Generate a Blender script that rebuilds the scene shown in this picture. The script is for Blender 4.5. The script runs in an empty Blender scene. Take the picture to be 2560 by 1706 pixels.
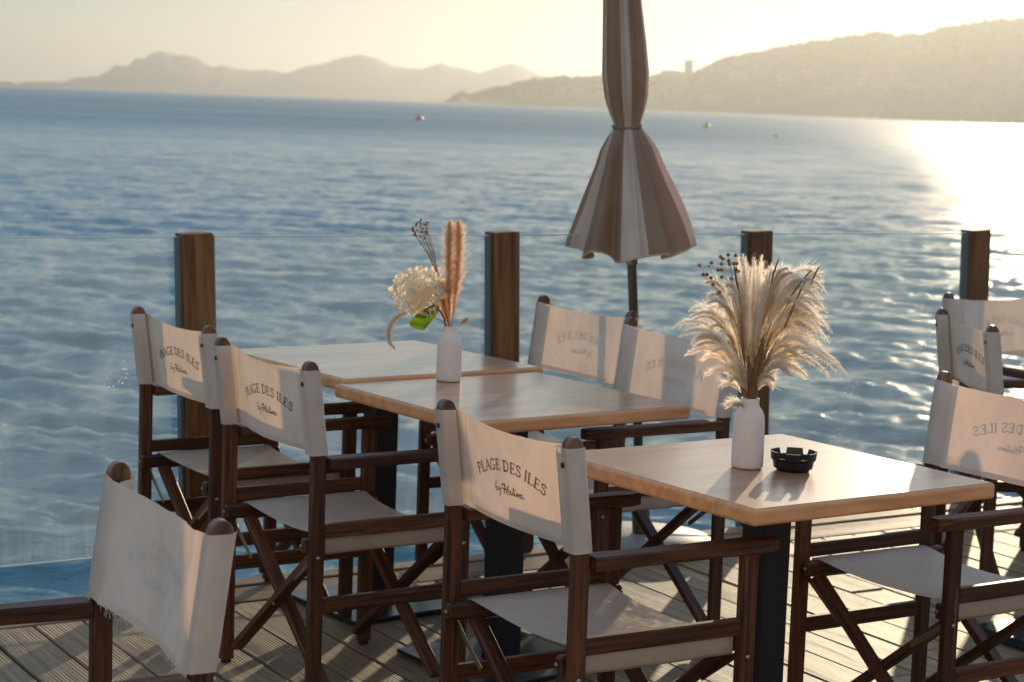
import bpy, bmesh, math, random
import numpy as np
from mathutils import Vector, Matrix, noise
random.seed(7); rng = np.random.default_rng(7)
R = math.radians
sc = bpy.context.scene
col = sc.collection

# ------------------------------------------------------------------ camera, sky, sun, exposure
CAM_H = 1.54
SEA_Z = -0.9
cam_d = bpy.data.cameras.new('camera'); cam = bpy.data.objects.new('camera', cam_d); col.objects.link(cam)
cam.matrix_world = Matrix(((0.99934811, -0.03610214, 0.0, 0), (0.00427921, 0.11845323, -0.99295041, 0),
                           (0.03584764, 0.99230311, 0.1185305, CAM_H), (0, 0, 0, 1)))
cam_d.lens = 70; cam_d.sensor_width = 36; cam_d.clip_start = 0.05; cam_d.clip_end = 30000
cam_d.dof.use_dof = True; cam_d.dof.focus_distance = 4.2; cam_d.dof.aperture_fstop = 7.6
sc.camera = cam

SUN_AZ, SUN_EL = 75.1, 7.5
SKY_GAMMA, SKY_TINT = .28, (2.38, 2.78, 3.12, 1)          # degrees, azimuth from +X towards +Y
world = bpy.data.worlds.new('World'); sc.world = world; world.use_nodes = True
nt = world.node_tree; nt.nodes.clear()
def wn(t): return nt.nodes.new(t)
wo = wn('ShaderNodeOutputWorld'); bg = wn('ShaderNodeBackground'); sky = wn('ShaderNodeTexSky')
sky.sky_type = 'NISHITA'; sky.sun_disc = False
sky.sun_elevation = R(SUN_EL); sky.sun_rotation = R(90 - SUN_AZ)
sky.altitude = 0; sky.air_density = 1.0; sky.dust_density = 0.7; sky.ozone_density = 3.2
bg.inputs['Strength'].default_value = 0.12
# thin high cloud wisps
tc = wn('ShaderNodeTexCoord'); mp = wn('ShaderNodeMapping'); mp.inputs['Scale'].default_value = (5, 5, 70)
ns = wn('ShaderNodeTexNoise'); ns.inputs['Scale'].default_value = 2.0; ns.inputs['Detail'].default_value = 6
rp = wn('ShaderNodeValToRGB'); rp.color_ramp.elements[0].position = .56; rp.color_ramp.elements[0].color = (0, 0, 0, 1)
rp.color_ramp.elements[1].position = .8; rp.color_ramp.elements[1].color = (.35, .35, .35, 1)
mx = wn('ShaderNodeMixRGB'); mx.blend_type = 'MIX'; mx.inputs['Color2'].default_value = (7.2, 6.8, 6.2, 1)
nt.links.new(tc.outputs['Generated'], mp.inputs['Vector']); nt.links.new(mp.outputs[0], ns.inputs['Vector'])
nt.links.new(ns.outputs['Fac'], rp.inputs[0]); nt.links.new(rp.outputs[0], mx.inputs['Fac'])
# hazy evening air evens out the sky: brightness compressed, hue kept
bw = wn('ShaderNodeRGBToBW'); pw = wn('ShaderNodeMath'); pw.operation = 'POWER'; pw.inputs[1].default_value = SKY_GAMMA - 1
vs = wn('ShaderNodeVectorMath'); vs.operation = 'SCALE'
hs_ = wn('ShaderNodeHueSaturation'); hs_.inputs['Saturation'].default_value = .62
tint = wn('ShaderNodeMixRGB'); tint.blend_type = 'MULTIPLY'; tint.inputs['Fac'].default_value = 1; tint.inputs['Color2'].default_value = SKY_TINT
nt.links.new(sky.outputs[0], bw.inputs[0]); nt.links.new(bw.outputs[0], pw.inputs[0])
nt.links.new(sky.outputs[0], vs.inputs[0]); nt.links.new(pw.outputs[0], vs.inputs['Scale'])
nt.links.new(vs.outputs[0], hs_.inputs['Color']); nt.links.new(hs_.outputs[0], tint.inputs['Color1']); nt.links.new(tint.outputs[0], mx.inputs['Color1']); nt.links.new(mx.outputs[0], bg.inputs['Color'])
nt.links.new(bg.outputs[0], wo.inputs[0])
SUN_DIR = Vector((math.cos(R(SUN_EL)) * math.cos(R(SUN_AZ)), math.cos(R(SUN_EL)) * math.sin(R(SUN_AZ)), math.sin(R(SUN_EL))))
sd = bpy.data.lights.new('sun', 'SUN'); so = bpy.data.objects.new('sun', sd); col.objects.link(so)
sd.energy = 5.0; sd.angle = R(0.53); sd.color = (1.0, 0.79, 0.54)
so.rotation_euler = SUN_DIR.to_track_quat('Z', 'Y').to_euler(); so.location = (3, 12, 8)
HAZE_DENSITY = 0.00023
sc.view_settings.view_transform = 'Standard'; sc.view_settings.look = 'None'
sc.view_settings.gamma = 1; sc.view_settings.use_curve_mapping = False
sc.view_settings.exposure = 0.17
try:
    sc.cycles.use_denoising = True; sc.cycles.denoiser = 'OPENIMAGEDENOISE'
except Exception: pass
sc.cycles.max_bounces = 10; sc.cycles.transparent_max_bounces = 24; sc.cycles.transmission_bounces = 8
sc.cycles.volume_bounces = 1; sc.cycles.sample_clamp_indirect = 6; sc.cycles.sample_clamp_direct = 60

# ------------------------------------------------------------------ helpers
def link(o, parent=None, m=None):
    col.objects.link(o)
    if parent is not None: o.parent = parent
    return o
def props(o, label=None, cat=None, group=None, kind=None):
    if label: o['label'] = label
    if cat: o['category'] = cat
    if group: o['group'] = group
    if kind: o['kind'] = kind
    return o
def empty(name, loc=(0, 0, 0), rz=0, **k):
    o = bpy.data.objects.new(name, None); o.empty_display_size = .1; link(o)
    o.location = loc; o.rotation_euler = (0, 0, rz); return props(o, **k)
def mesh(name, v, f, mat, parent=None, smooth=False, mats=None, fm=None):
    me = bpy.data.meshes.new(name); me.from_pydata(v, [], f); me.update()
    for m_ in (mats or [mat]): me.materials.append(m_)
    if smooth: me.polygons.foreach_set('use_smooth', [True] * len(me.polygons))
    if fm: me.polygons.foreach_set('material_index', fm)
    o = bpy.data.objects.new(name, me); link(o, parent); return o
def bmobj(name, bm, mat, parent=None, smooth=False):
    me = bpy.data.meshes.new(name); bm.to_mesh(me); bm.free(); me.materials.append(mat)
    if smooth: me.polygons.foreach_set('use_smooth', [True] * len(me.polygons))
    o = bpy.data.objects.new(name, me); link(o, parent); return o
def box_bm(sx, sy, sz, bev=0.0, seg=1):
    bm = bmesh.new(); bmesh.ops.create_cube(bm, size=1)
    bmesh.ops.scale(bm, vec=(sx, sy, sz), verts=bm.verts)
    if bev: bmesh.ops.bevel(bm, geom=bm.edges[:], offset=bev, segments=seg, affect='EDGES', profile=.5)
    return bm
def bar(name, p0, p1, w, h, mat, parent=None, bev=.002, up=(0, 0, 1), seg=1):
    """Bar from p0 to p1, local x along it, w across, h along up."""
    p0, p1 = Vector(p0), Vector(p1); x = (p1 - p0); L = x.length; x.normalize()
    upv = Vector(up); y = upv.cross(x)
    if y.length < 1e-4: y = Vector((0, 1, 0)).cross(x)
    y.normalize(); z = x.cross(y)
    o = bmobj(name, box_bm(L, w, h, bev, seg), mat, parent)
    m = Matrix((x, y, z)).transposed().to_4x4(); m.translation = (p0 + p1) / 2
    o.matrix_local = m; LOCAL[o.name] = m
    return o
LOCAL = {}
def lathe(name, prof, n, mat, parent=None, rib=None, smooth=True):
    v, f = [], []
    for i, (r, z) in enumerate(prof):
        for k in range(n):
            a = 2 * math.pi * k / n
            rr = r * (1 + (rib(i, k, z) if rib else 0))
            v.append((rr * math.cos(a), rr * math.sin(a), z))
    for i in range(len(prof) - 1):
        for k in range(n):
            k2 = (k + 1) % n
            f.append((i * n + k, i * n + k2, (i + 1) * n + k2, (i + 1) * n + k))
    return mesh(name, v, f, mat, parent, smooth)
def tube(pts, rads, n=6):
    v, f = [], []; P = [Vector(p) for p in pts]
    for i, p in enumerate(P):
        t = (P[min(i + 1, len(P) - 1)] - P[max(i - 1, 0)]).normalized()
        a = t.orthogonal() if i == 0 else (a - t * a.dot(t)); a.normalize(); b = t.cross(a)
        r = rads[i] if hasattr(rads, '__len__') else rads
        for k in range(n):
            g = 2 * math.pi * k / n; v.append(tuple(p + (a * math.cos(g) + b * math.sin(g)) * r))
    for i in range(len(P) - 1):
        for k in range(n):
            k2 = (k + 1) % n; f.append((i * n + k, i * n + k2, (i + 1) * n + k2, (i + 1) * n + k))
    f.append(tuple(range(n))[::-1]); f.append(tuple(range((len(P) - 1) * n, len(P) * n)))
    return v, f
def tubes(name, L, mat, parent=None, n=6, smooth=True):
    V, F = [], []
    for pts, r in L:
        v, f = tube(pts, r, n); b = len(V); V += v; F += [tuple(i + b for i in q) for q in f]
    return mesh(name, V, F, mat, parent, smooth)
def clone(o, parent=None):
    c = o.copy(); col.objects.link(c)
    if parent is not None: c.parent = parent
    for ch in o.children: clone(ch, c)
    return c

# ------------------------------------------------------------------ materials
class Mat:
    def __init__(s, name):
        s.m = bpy.data.materials.new(name); s.m.use_nodes = True; s.t = s.m.node_tree
        s.b = s.t.nodes['Principled BSDF']; s.o = s.t.nodes['Material Output']
    def n(s, t, **k):
        x = s.t.nodes.new(t)
        for a, b in k.items():
            if hasattr(x, a): setattr(x, a, b)
            else: x.inputs[a.replace('_', ' ')].default_value = b
        return x
    def l(s, a, b): s.t.links.new(a, b)
    def set(s, **k):
        for a, b in k.items(): s.b.inputs[a.replace('_', ' ')].default_value = b
        return s
def coords(M, scale, rnd=True):
    tc = M.n('ShaderNodeTexCoord'); mp = M.n('ShaderNodeMapping'); mp.inputs['Scale'].default_value = scale
    M.l(tc.outputs['Object'], mp.inputs['Vector'])
    if rnd:
        oi = M.n('ShaderNodeObjectInfo'); mul = M.n('ShaderNodeVectorMath', operation='SCALE')
        cb = M.n('ShaderNodeCombineXYZ')
        for k in range(3): M.l(oi.outputs['Random'], cb.inputs[k])
        M.l(cb.outputs[0], mul.inputs[0]); mul.inputs['Scale'].default_value = 37.3
        M.l(mul.outputs[0], mp.inputs['Location'])
        return mp, oi
    return mp, None
def wood(name, c0, c1, rough=.45, scale=(4, 130, 130), bump=.25, tint=.25, spec=.5, coat=0, wear=0):
    M = Mat(name); mp, oi = coords(M, scale)
    nz = M.n('ShaderNodeTexNoise', Scale=1.0, Detail=8.0, Roughness=.62); M.l(mp.outputs[0], nz.inputs['Vector'])
    rp = M.n('ShaderNodeValToRGB'); e = rp.color_ramp.elements
    e[0].position = .36; e[0].color = (*c0, 1); e[1].position = .66; e[1].color = (*c1, 1)
    M.l(nz.outputs['Fac'], rp.inputs[0])
    hs = M.n('ShaderNodeHueSaturation'); mr = M.n('ShaderNodeMapRange')
    mr.inputs['To Min'].default_value = 1 - tint; mr.inputs['To Max'].default_value = 1 + tint
    M.l(oi.outputs['Random'], mr.inputs[0]); M.l(mr.outputs[0], hs.inputs['Value']); M.l(rp.outputs[0], hs.inputs['Color'])
    if wear:       # varnish rubbed pale in patches along the bar
        t2 = M.n('ShaderNodeMapping'); t2.inputs['Scale'].default_value = (.25, .12, .12); M.l(mp.outputs[0], t2.inputs[0])
        wn_ = M.n('ShaderNodeTexNoise', Scale=4.0, Detail=6.0, Roughness=.7); M.l(t2.outputs[0], wn_.inputs['Vector'])
        wm = M.n('ShaderNodeMapRange'); wm.inputs['From Min'].default_value = .58; wm.inputs['From Max'].default_value = .74; wm.inputs['To Max'].default_value = wear; M.l(wn_.outputs['Fac'], wm.inputs[0])
        wx = M.n('ShaderNodeMixRGB'); wx.inputs['Color2'].default_value = (.30, .17, .09, 1); M.l(wm.outputs[0], wx.inputs[0]); M.l(hs.outputs[0], wx.inputs['Color1']); hs = wx
    M.l(hs.outputs[0], M.b.inputs['Base Color'])
    bp = M.n('ShaderNodeBump', Strength=bump, Distance=.002); M.l(nz.outputs['Fac'], bp.inputs['Height'])
    M.l(bp.outputs[0], M.b.inputs['Normal'])
    rr = M.n('ShaderNodeMapRange'); rr.inputs['To Min'].default_value = rough - .12; rr.inputs['To Max'].default_value = rough + .15
    M.l(nz.outputs['Fac'], rr.inputs[0]); M.l(rr.outputs[0], M.b.inputs['Roughness'])
    M.set(Specular_IOR_Level=spec)
    if coat: M.set(Coat_Weight=coat, Coat_Roughness=.18)
    return M.m
teak = wood('teak_oiled', (.028, .009, .003), (.145, .048, .016), .5, bump=.5, spec=.3, wear=.5, tint=.35)
teak_cap = wood('teak_endgrain', (.065, .026, .011), (.26, .125, .055), .4, scale=(30, 60, 8), bump=.4)
post_wood = wood('post_wood', (.11, .045, .014), (.29, .135, .048), .65, spec=.3, scale=(2.5, 40, 40), bump=.4)
top_edge = wood('table_edge_wood', (.56, .24, .085), (.80, .39, .16), .5, scale=(4, 30, 30), bump=.1, tint=.08)

def tabletop_mat():
    M = Mat('tabletop_veneer'); mp, oi = coords(M, (1.6, 16, 16))
    nz = M.n('ShaderNodeTexNoise', Scale=1.2, Detail=7.0, Roughness=.6, Distortion=.6); M.l(mp.outputs[0], nz.inputs['Vector'])
    rp = M.n('ShaderNodeValToRGB'); e = rp.color_ramp.elements
    e[0].position = .25; e[0].color = (.27, .105, .042, 1); e[1].position = .74; e[1].color = (.56, .28, .125, 1)
    M.l(nz.outputs['Fac'], rp.inputs[0]); M.l(rp.outputs[0], M.b.inputs['Base Color'])
    tc = M.n('ShaderNodeTexCoord'); n2 = M.n('ShaderNodeTexNoise', Scale=4.0, Detail=5.0); M.l(tc.outputs['Object'], n2.inputs['Vector'])
    mr = M.n('ShaderNodeMapRange'); mr.inputs['From Min'].default_value = .3; mr.inputs['From Max'].default_value = .7
    mr.inputs['To Min'].default_value = .15; mr.inputs['To Max'].default_value = .21
    M.l(n2.outputs['Fac'], mr.inputs[0]); M.l(mr.outputs[0], M.b.inputs['Coat Roughness'])
    n3 = M.n('ShaderNodeTexNoise', Scale=420.0, Detail=2.0); M.l(tc.outputs['Object'], n3.inputs['Vector'])
    bp = M.n('ShaderNodeBump', Strength=.05, Distance=.001); M.l(n3.outputs['Fac'], bp.inputs['Height']); M.l(bp.outputs[0], M.b.inputs['Normal'])
    M.set(Specular_IOR_Level=.4, Roughness=.35, Coat_Weight=.6, Coat_IOR=1.46); return M.m
top_mat = tabletop_mat()

def deck_mat():
    M = Mat('weathered_grooved_board'); mp, oi = coords(M, (1.6, 26, 26))
    nz = M.n('ShaderNodeTexNoise', Scale=1.3, Detail=9.0, Roughness=.65, Distortion=1.2); M.l(mp.outputs[0], nz.inputs['Vector'])
    rp = M.n('ShaderNodeValToRGB'); e = rp.color_ramp.elements
    e[0].position = .28; e[0].color = (.10, .058, .028, 1); e[1].position = .7; e[1].color = (.44, .27, .125, 1)
    M.l(nz.outputs['Fac'], rp.inputs[0])
    hs = M.n('ShaderNodeHueSaturation'); mr = M.n('ShaderNodeMapRange'); mr.inputs['To Min'].default_value = .75; mr.inputs['To Max'].default_value = 1.2
    M.l(oi.outputs['Random'], mr.inputs[0]); M.l(mr.outputs[0], hs.inputs['Value']); M.l(rp.outputs[0], hs.inputs['Color'])
    # large weather stains
    tc = M.n('ShaderNodeTexCoord'); n2 = M.n('ShaderNodeTexNoise', Scale=3.2, Detail=4.0); M.l(mp.outputs[0], n2.inputs['Vector']); n2.inputs['Scale'].default_value = .5
    m2 = M.n('ShaderNodeMapRange'); m2.inputs['To Min'].default_value = .65; m2.inputs['To Max'].default_value = 1.3
    M.l(n2.outputs['Fac'], m2.inputs[0])
    mul = M.n('ShaderNodeVectorMath', operation='SCALE'); M.l(hs.outputs[0], mul.inputs[0]); M.l(m2.outputs[0], mul.inputs['Scale'])
    M.l(mul.outputs[0], M.b.inputs['Base Color'])
    # machined grooves along the board
    sx = M.n('ShaderNodeSeparateXYZ'); M.l(tc.outputs['Object'], sx.inputs[0])
    k = M.n('ShaderNodeMath', operation='MULTIPLY'); k.inputs[1].default_value = 2 * math.pi / .0105; M.l(sx.outputs['Y'], k.inputs[0])
    wv = M.n('ShaderNodeTexNoise', Scale=1.0, Detail=3.0); M.l(mp.outputs[0], wv.inputs['Vector'])
    ad = M.n('ShaderNodeMath', operation='MULTIPLY_ADD'); ad.inputs[1].default_value = 2.5; M.l(wv.outputs['Fac'], ad.inputs[0]); M.l(k.outputs[0], ad.inputs[2])
    sn = M.n('ShaderNodeMath', operation='SINE'); M.l(ad.outputs[0], sn.inputs[0])
    b1 = M.n('ShaderNodeBump', Distance=.0017); wr = M.n('ShaderNodeMapRange'); wr.inputs['From Min'].default_value = .38; wr.inputs['From Max'].default_value = .6; wr.inputs['To Min'].default_value = .15; wr.inputs['To Max'].default_value = .95; M.l(n2.outputs['Fac'], wr.inputs[0]); M.l(wr.outputs[0], b1.inputs['Strength']); M.l(sn.outputs[0], b1.inputs['Height'])
    b2 = M.n('ShaderNodeBump', Strength=.8, Distance=.004); M.l(nz.outputs['Fac'], b2.inputs['Height']); M.l(b1.outputs[0], b2.inputs['Normal'])
    M.l(b2.outputs[0], M.b.inputs['Normal']); M.set(Roughness=.6, Specular_IOR_Level=.4); return M.m
deck_board = deck_mat()

def fabric(name, c=(.88, .76, .61), trans=.36, gloss=.05, rough=.45):
    M = Mat(name); mp, oi = coords(M, (1, 1, 1), True)
    nz = M.n('ShaderNodeTexNoise', Scale=55.0, Detail=4.0); M.l(mp.outputs[0], nz.inputs['Vector'])
    n2 = M.n('ShaderNodeTexNoise', Scale=7.0, Detail=3.0); M.l(mp.outputs[0], n2.inputs['Vector'])
    rp = M.n('ShaderNodeValToRGB'); e = rp.color_ramp.elements
    e[0].position = .3; e[0].color = (c[0] * .88, c[1] * .87, c[2] * .85, 1); e[1].position = .7; e[1].color = (*c, 1)
    M.l(n2.outputs['Fac'], rp.inputs[0])
    df = M.n('ShaderNodeBsdfDiffuse'); tr = M.n('ShaderNodeBsdfTranslucent'); gl = M.n('ShaderNodeBsdfGlossy', Roughness=rough)
    gl.inputs['Color'].default_value = (1, .97, .92, 1)
    M.l(rp.outputs[0], df.inputs[0])
    tcx = M.n('ShaderNodeVectorMath', operation='MULTIPLY'); tcx.inputs[1].default_value = (1.0, .76, .60); M.l(rp.outputs[0], tcx.inputs[0]); M.l(tcx.outputs[0], tr.inputs[0])
    b0 = M.n('ShaderNodeBump', Strength=.6, Distance=.028); M.l(n2.outputs['Fac'], b0.inputs['Height'])
    bp = M.n('ShaderNodeBump', Strength=.5, Distance=.0012); nw = M.n('ShaderNodeTexNoise', Scale=900.0, Detail=1.0); M.l(mp.outputs[0], nw.inputs['Vector'])
    M.l(nw.outputs['Fac'], bp.inputs['Height']); M.l(b0.outputs[0], bp.inputs['Normal'])
    for s_ in (df, gl): M.l(bp.outputs[0], s_.inputs['Normal'])
    M.l(b0.outputs[0], tr.inputs['Normal'])
    m1 = M.n('ShaderNodeMixShader'); m1.inputs[0].default_value = trans; M.l(df.outputs[0], m1.inputs[1]); M.l(tr.outputs[0], m1.inputs[2])
    m2 = M.n('ShaderNodeMixShader'); m2.inputs[0].default_value = gloss; M.l(m1.outputs[0], m2.inputs[1]); M.l(gl.outputs[0], m2.inputs[2])
    M.l(m2.outputs[0], M.o.inputs[0]); return M.m
canvas = fabric('cream_canvas')
seat_canvas = fabric('cream_seat_canvas', (.64, .48, .34), trans=.3, gloss=.10, rough=.30)
umb_cream = fabric('umbrella_cream_cloth', (.76, .67, .53), .45, .02)
umb_taupe = fabric('umbrella_taupe_cloth', (.38, .275, .18), .40, .02)
thread_m = Mat('seam_thread').set(Base_Color=(.42, .35, .28, 1), Roughness=.9).m
print_ink = Mat('print_ink').set(Base_Color=(.012, .008, .006, 1), Roughness=.7, Alpha=.78).m
black_metal = Mat('black_powder_coat').set(Base_Color=(.012, .013, .014, 1), Roughness=.35, Specular_IOR_Level=.4).m
black_gloss = Mat('black_gloss_steel').set(Base_Color=(.02, .022, .022, 1), Roughness=.14, Specular_IOR_Level=.6).m
brass = Mat('aged_brass').set(Base_Color=(.32, .24, .12, 1), Metallic=1.0, Roughness=.38).m
steel = Mat('screw_steel').set(Base_Color=(.35, .34, .32, 1), Metallic=1.0, Roughness=.35).m
channel_grey = Mat('grey_channel').set(Base_Color=(.13, .14, .12, 1), Metallic=.1, Roughness=.45).m
pole_metal = Mat('umbrella_pole_metal').set(Base_Color=(.12, .115, .09, 1), Metallic=.6, Roughness=.35).m
base_pale = Mat('pale_base_paint').set(Base_Color=(.22, .19, .15, 1), Roughness=.55).m
ash_black = Mat('black_melamine').set(Base_Color=(.006, .007, .006, 1), Roughness=.28, Specular_IOR_Level=.45).m
rubber = Mat('dark_foot_rubber').set(Base_Color=(.02, .012, .008, 1), Roughness=.7).m

def ceramic():
    M = Mat('matte_white_ceramic').set(Base_Color=(.78, .66, .545, 1), Roughness=.5)
    M.set(Subsurface_Weight=.15); M.b.inputs['Subsurface Radius'].default_value = (.01, .006, .004)
    return M.m
ceramic_white = ceramic()
def plantmat(name, c, trans=.5, rough=.6):
    M = Mat(name); df = M.n('ShaderNodeBsdfDiffuse'); tr = M.n('ShaderNodeBsdfTranslucent'); oi = M.n('ShaderNodeObjectInfo')
    hs = M.n('ShaderNodeHueSaturation'); mr = M.n('ShaderNodeMapRange'); mr.inputs['To Min'].default_value = .85; mr.inputs['To Max'].default_value = 1.15
    M.l(oi.outputs['Random'], mr.inputs[0]); M.l(mr.outputs[0], hs.inputs['Value']); hs.inputs['Color'].default_value = (*c, 1)
    M.l(hs.outputs[0], df.inputs[0]); M.l(hs.outputs[0], tr.inputs[0])
    m = M.n('ShaderNodeMixShader'); m.inputs[0].default_value = trans; M.l(df.outputs[0], m.inputs[1]); M.l(tr.outputs[0], m.inputs[2])
    M.l(m.outputs[0], M.o.inputs[0]); return M.m
plume_m = plantmat('pale_grass_plume', (.99, .92, .80), .84)
plume_brown = plantmat('tan_grass_plume', (.93, .72, .48), .70)
stem_m = plantmat('dry_stem', (.42, .24, .12), .2)
bud_m = plantmat('brown_bud', (.36, .16, .065), .1)
reed_m = plantmat('brown_reed_spike', (.28, .15, .07), .2)
petal_m = plantmat('cream_petal', (.90, .78, .56), .5)
petal_eye = plantmat('petal_eye', (.25, .12, .05), .1)
leaf_m = plantmat('green_leaf', (.13, .21, .015), .6)
leaf_y = plantmat('yellow_leaf', (.75, .62, .05), .6)
dark_stem = plantmat('dark_stem', (.03, .03, .015), .1)

def glass_mat():
    M = Mat('salt_spotted_glass'); M.t.nodes.remove(M.b)
    tr = M.n('ShaderNodeBsdfTransparent'); tr.inputs[0].default_value = (.945, .975, .96, 1)
    gl = M.n('ShaderNodeBsdfGlossy', Roughness=.03); fr0 = M.n('ShaderNodeFresnel', IOR=1.45)
    ge = M.n('ShaderNodeNewGeometry'); iv = M.n('ShaderNodeMath', operation='SUBTRACT'); iv.inputs[0].default_value = 1; M.l(ge.outputs['Backfacing'], iv.inputs[1])
    fr = M.n('ShaderNodeMath', operation='MULTIPLY'); M.l(fr0.outputs[0], fr.inputs[0]); M.l(iv.outputs[0], fr.inputs[1])
    m = M.n('ShaderNodeMixShader'); M.l(fr.outputs[0], m.inputs[0]); M.l(tr.outputs[0], m.inputs[1]); M.l(gl.outputs[0], m.inputs[2])
    tc = M.n('ShaderNodeTexCoord')
    # salt film + dried drop marks
    mp = M.n('ShaderNodeMapping'); mp.inputs['Scale'].default_value = (6, 6, 5); M.l(tc.outputs['Object'], mp.inputs[0])
    n1 = M.n('ShaderNodeTexNoise', Scale=1.0, Detail=5.0); M.l(mp.outputs[0], n1.inputs['Vector'])
    r1 = M.n('ShaderNodeMapRange'); r1.inputs['From Min'].default_value = .5; r1.inputs['From Max'].default_value = .85; r1.inputs['To Min'].default_value = .040; r1.inputs['To Max'].default_value = .10
    M.l(n1.outputs['Fac'], r1.inputs[0])
    vo = M.n('ShaderNodeTexVoronoi', Scale=55.0); M.l(tc.outputs['Object'], vo.inputs['Vector'])
    r2 = M.n('ShaderNodeMapRange'); r2.inputs['From Min'].default_value = .17; r2.inputs['From Max'].default_value = .05; r2.inputs['To Min'].default_value = 0; r2.inputs['To Max'].default_value = .85
    M.l(vo.outputs['Distance'], r2.inputs[0])
    n2 = M.n('ShaderNodeTexNoise', Scale=5.0, Detail=2.0); M.l(tc.outputs['Object'], n2.inputs['Vector'])
    r3 = M.n('ShaderNodeMapRange'); r3.inputs['From Min'].default_value = .55; r3.inputs['From Max'].default_value = .75; M.l(n2.outputs['Fac'], r3.inputs[0])
    mu = M.n('ShaderNodeMath', operation='MULTIPLY'); M.l(r2.outputs[0], mu.inputs[0]); M.l(r3.outputs[0], mu.inputs[1])
    # splash band with vertical runs along the foot of the pane
    sz = M.n('ShaderNodeSeparateXYZ'); M.l(tc.outputs['Object'], sz.inputs[0])
    bd = M.n('ShaderNodeMapRange'); bd.inputs['From Min'].default_value = -.34; bd.inputs['From Max'].default_value = -.49; M.l(sz.outputs['Z'], bd.inputs[0])
    mv = M.n('ShaderNodeMapping'); mv.inputs['Scale'].default_value = (170, 1, 6); M.l(tc.outputs['Object'], mv.inputs[0])
    nv = M.n('ShaderNodeTexNoise', Scale=1.0, Detail=3.0); M.l(mv.outputs[0], nv.inputs['Vector'])
    rv = M.n('ShaderNodeMapRange'); rv.inputs['From Min'].default_value = .45; rv.inputs['From Max'].default_value = .7; rv.inputs['To Max'].default_value = .07; M.l(nv.outputs['Fac'], rv.inputs[0])
    mb = M.n('ShaderNodeMath', operation='MULTIPLY'); M.l(bd.outputs[0], mb.inputs[0]); M.l(rv.outputs[0], mb.inputs[1])
    m0 = mu; mu = M.n('ShaderNodeMath', operation='ADD'); M.l(m0.outputs[0], mu.inputs[0]); M.l(mb.outputs[0], mu.inputs[1])
    ad = M.n('ShaderNodeMath', operation='ADD', use_clamp=True); M.l(mu.outputs[0], ad.inputs[0]); M.l(r1.outputs[0], ad.inputs[1])
    df = M.n('ShaderNodeBsdfTranslucent'); df.inputs[0].default_value = (.9, .9, .88, 1)
    m2 = M.n('ShaderNodeMixShader'); M.l(ad.outputs[0], m2.inputs[0]); M.l(m.outputs[0], m2.inputs[1]); M.l(df.outputs[0], m2.inputs[2])
    M.l(m2.outputs[0], M.o.inputs[0]); return M.m
glass = glass_mat()
edge_m = Mat('polished_glass_edge').set(Base_Color=(.55, .66, .60, 1), Roughness=.3, Specular_IOR_Level=.8).m

def water_mat():
    M = Mat('sea_water').set(Base_Color=(.062, .165, .168, 1), IOR=1.333, Specular_IOR_Level=.5)
    tc = M.n('ShaderNodeTexCoord')
    # offshore the wind roughens the surface: distance from the deck, with gust streaks
    ln = M.n('ShaderNodeVectorMath', operation='LENGTH'); M.l(tc.outputs['Object'], ln.inputs[0])
    far = M.n('ShaderNodeMapRange', interpolation_type='SMOOTHSTEP'); far.inputs['From Min'].default_value = 15; far.inputs['From Max'].default_value = 230
    M.l(ln.outputs['Value'], far.inputs[0])
    gm = M.n('ShaderNodeMapping'); gm.inputs['Rotation'].default_value = (0, 0, R(8)); gm.inputs['Scale'].default_value = (.012, .05, 1); M.l(tc.outputs['Object'], gm.inputs[0])
    gn = M.n('ShaderNodeTexNoise', Scale=1.0, Detail=6.0, Roughness=.6); M.l(gm.outputs[0], gn.inputs['Vector'])
    gr = M.n('ShaderNodeMapRange'); gr.inputs['From Min'].default_value = .35; gr.inputs['From Max'].default_value = .65; gr.inputs['To Min'].default_value = .34; gr.inputs['To Max'].default_value = .52
    M.l(gn.outputs['Fac'], gr.inputs[0])
    rg = M.n('ShaderNodeMix'); M.l(far.outputs[0], rg.inputs[0]); rg.inputs[2].default_value = .06; M.l(gr.outputs[0], rg.inputs[3]); M.l(rg.outputs[0], M.b.inputs['Roughness'])
    mp = M.n('ShaderNodeMapping'); mp.inputs['Rotation'].default_value = (0, 0, R(14)); mp.inputs['Scale'].default_value = (.42, 1, 1); M.l(tc.outputs['Object'], mp.inputs[0])
    n1 = M.n('ShaderNodeTexNoise', Scale=13.0, Detail=5.0, Roughness=.65); M.l(mp.outputs[0], n1.inputs['Vector'])
    n2 = M.n('ShaderNodeTexNoise', Scale=2.8, Detail=5.0, Roughness=.6); M.l(mp.outputs[0], n2.inputs['Vector'])
    b1 = M.n('ShaderNodeBump', Strength=1.0, Distance=.022); M.l(n1.outputs['Fac'], b1.inputs['Height'])
    b2 = M.n('ShaderNodeBump', Strength=1.0, Distance=.045); M.l(n2.outputs['Fac'], b2.inputs['Height']); M.l(b1.outputs[0], b2.inputs['Normal'])
    n3 = M.n('ShaderNodeTexNoise', Scale=.75, Detail=4.0, Roughness=.55); M.l(mp.outputs[0], n3.inputs['Vector'])
    b3 = M.n('ShaderNodeBump', Strength=1.0, Distance=.10); M.l(n3.outputs['Fac'], b3.inputs['Height']); M.l(b2.outputs[0], b3.inputs['Normal'])
    M.l(b3.outputs[0], M.b.inputs['Normal']); return M.m
water = water_mat()
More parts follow.
